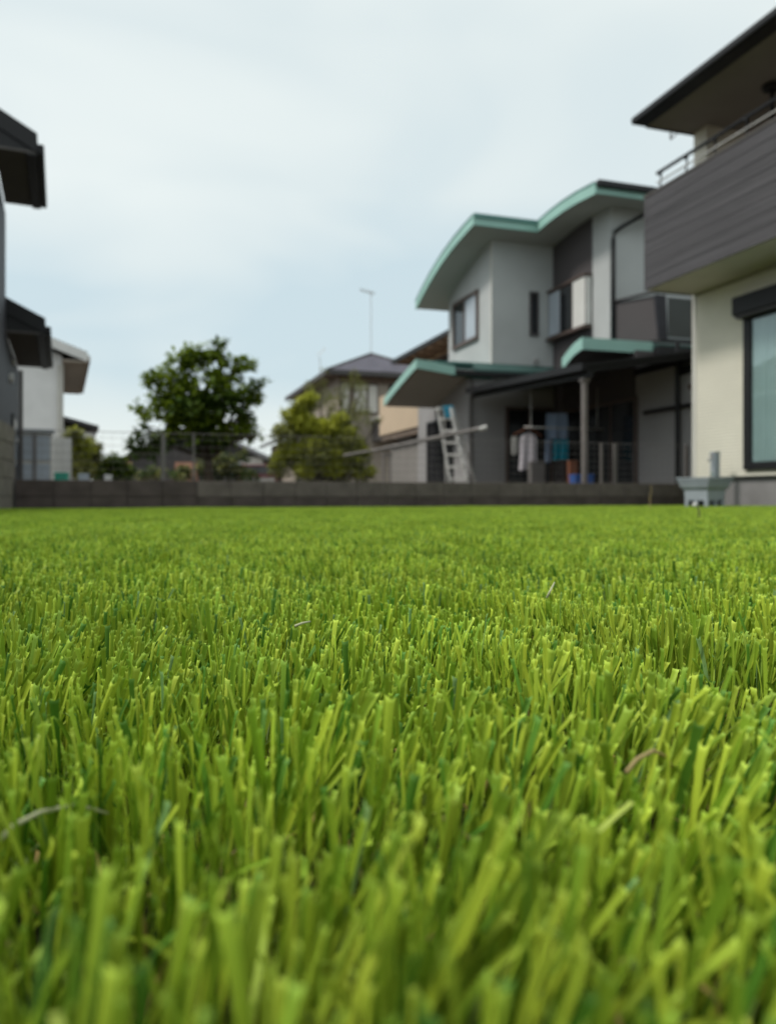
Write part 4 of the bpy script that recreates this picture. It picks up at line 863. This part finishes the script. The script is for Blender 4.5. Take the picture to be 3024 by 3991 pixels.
# lime bush
YB = 13.6
t_ = thing('lime_bush', 'loose lime green bush with wispy shoots behind the wall', 'bush', px(1290, 2000, YB))
L3 = [(1180, 1590, 42), (1150, 1640, 50), (1210, 1570, 34), (1120, 1700, 50), (1200, 1680, 75), (1280, 1700, 80), (1350, 1720, 62), (1250, 1770, 80), (1340, 1790, 70), (1160, 1780, 65), (1120, 1760, 45), (1390, 1800, 50), (1400, 1850, 36), (1200, 1850, 60), (1300, 1850, 70), (1100, 1830, 40), (1085, 1790, 34), (1435, 1845, 28), (1420, 1770, 30), (1400, 1730, 26), (1180, 1620, 40), (1330, 1650, 40)]
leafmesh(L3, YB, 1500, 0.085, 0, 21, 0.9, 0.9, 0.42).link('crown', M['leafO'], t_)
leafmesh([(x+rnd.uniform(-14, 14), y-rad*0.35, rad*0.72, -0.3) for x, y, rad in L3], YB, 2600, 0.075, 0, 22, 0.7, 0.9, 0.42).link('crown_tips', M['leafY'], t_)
L4 = [(1200, 1500, 20), (1215, 1540, 24), (1250, 1490, 18), (1270, 1540, 24), (1295, 1580, 28), (1330, 1560, 24), (1350, 1500, 20), (1380, 1450, 16), (1385, 1480, 20), (1405, 1520, 22), (1400, 1570, 28), (1425, 1620, 22), (1360, 1610, 30), (1290, 1610, 30), (1420, 1500, 12), (1240, 1580, 24), (1380, 1640, 34), (1440, 1650, 12), (1320, 1520, 12), (1480, 1640, 10), (1275, 1450, 8)]
leafmesh(L4, YB+0.3, 1500, 0.075, 0, 23, 1.2, 0.9, 0.25).link('shoots', M['leafO'], t_)
q = MB(); limbs(q, px(1280, 1960, YB), [px(x, y, YB+0.3) for x, y in ((1200, 1500), (1250, 1490), (1350, 1500), (1383, 1440), (1405, 1520), (1425, 1620), (1150, 1640), (1120, 1700), (1390, 1800), (1480, 1635))], 0.03, 9, 0.05); q.link('stems', M['bark'], t_)
# other shrubs
def shrub(name, label, lobes, Y, m1, m2, seed, size, n, group=None):
    x = sum(l[0] for l in lobes)/len(lobes); s_ = thing(name, label, 'bush', px(x, HY, Y)+Vector((0, 0, -0.42)), group)
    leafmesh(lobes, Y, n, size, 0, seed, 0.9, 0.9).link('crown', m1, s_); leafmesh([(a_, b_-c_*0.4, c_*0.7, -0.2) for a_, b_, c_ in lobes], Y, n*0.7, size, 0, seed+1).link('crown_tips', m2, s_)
    q = MB(); lo = max(l[1] for l in lobes); limbs(q, px(x, HY+40, Y), [px(a_, b_, Y) for a_, b_, c_ in lobes], 0.05, seed); q.link('stems', M['bark'], s_)
shrub('yellow_green_shrub', 'yellow green shrub in front of the white house corner', [(310, 1700, 32), (290, 1740, 34), (340, 1740, 36), (300, 1790, 45), (350, 1780, 34), (290, 1835, 40), (345, 1830, 44), (375, 1760, 16)], 20.0, M['leafO'], M['leafY'], 31, 0.12, 1300)
shrub('distant_hedge', 'low green hedge in the gap left of the broad tree', [(385, 1830, 34), (420, 1815, 34), (450, 1800, 30), (480, 1815, 30), (430, 1850, 40), (500, 1840, 30), (400, 1865, 40), (470, 1860, 40)], 34.0, M['leafB'], M['leafA'], 41, 0.22, 260)
shrub('green_shrub', 'dark shrub filling the foot of the broad tree', [(720, 1850, 40), (800, 1830, 40), (870, 1840, 44), (930, 1840, 36), (980, 1860, 30), (850, 1790, 36), (900, 1800, 24), (950, 1780, 24)], 22.0, M['leafB'], M['leafO'], 51, 0.14, 420)
shrub('low_bush', 'olive bush under the fence post left of the broad tree', [(560, 1860, 30), (600, 1845, 30), (690, 1860, 24)], 18.0, M['leafO'], M['leafB'], 61, 0.11, 500)
fh = thing('far_house', 'tiny pale roofed house in the gap beyond the hedge', 'house', px(470, 1960, 70)); FF = Frame(px(470, 0, 70).x, 70, 5)
B(FF, -1.6, 1.6, 0, 4, -0.42, 2.2).link('wall', M['tan'], fh); q = MB(); q.prism([FF.P(-2, -0.4, 2.2), FF.P(2, -0.4, 2.2), FF.P(0, -0.4, 3.3)], (0, 5, 0)); q.link('roof', M['terra'], fh)
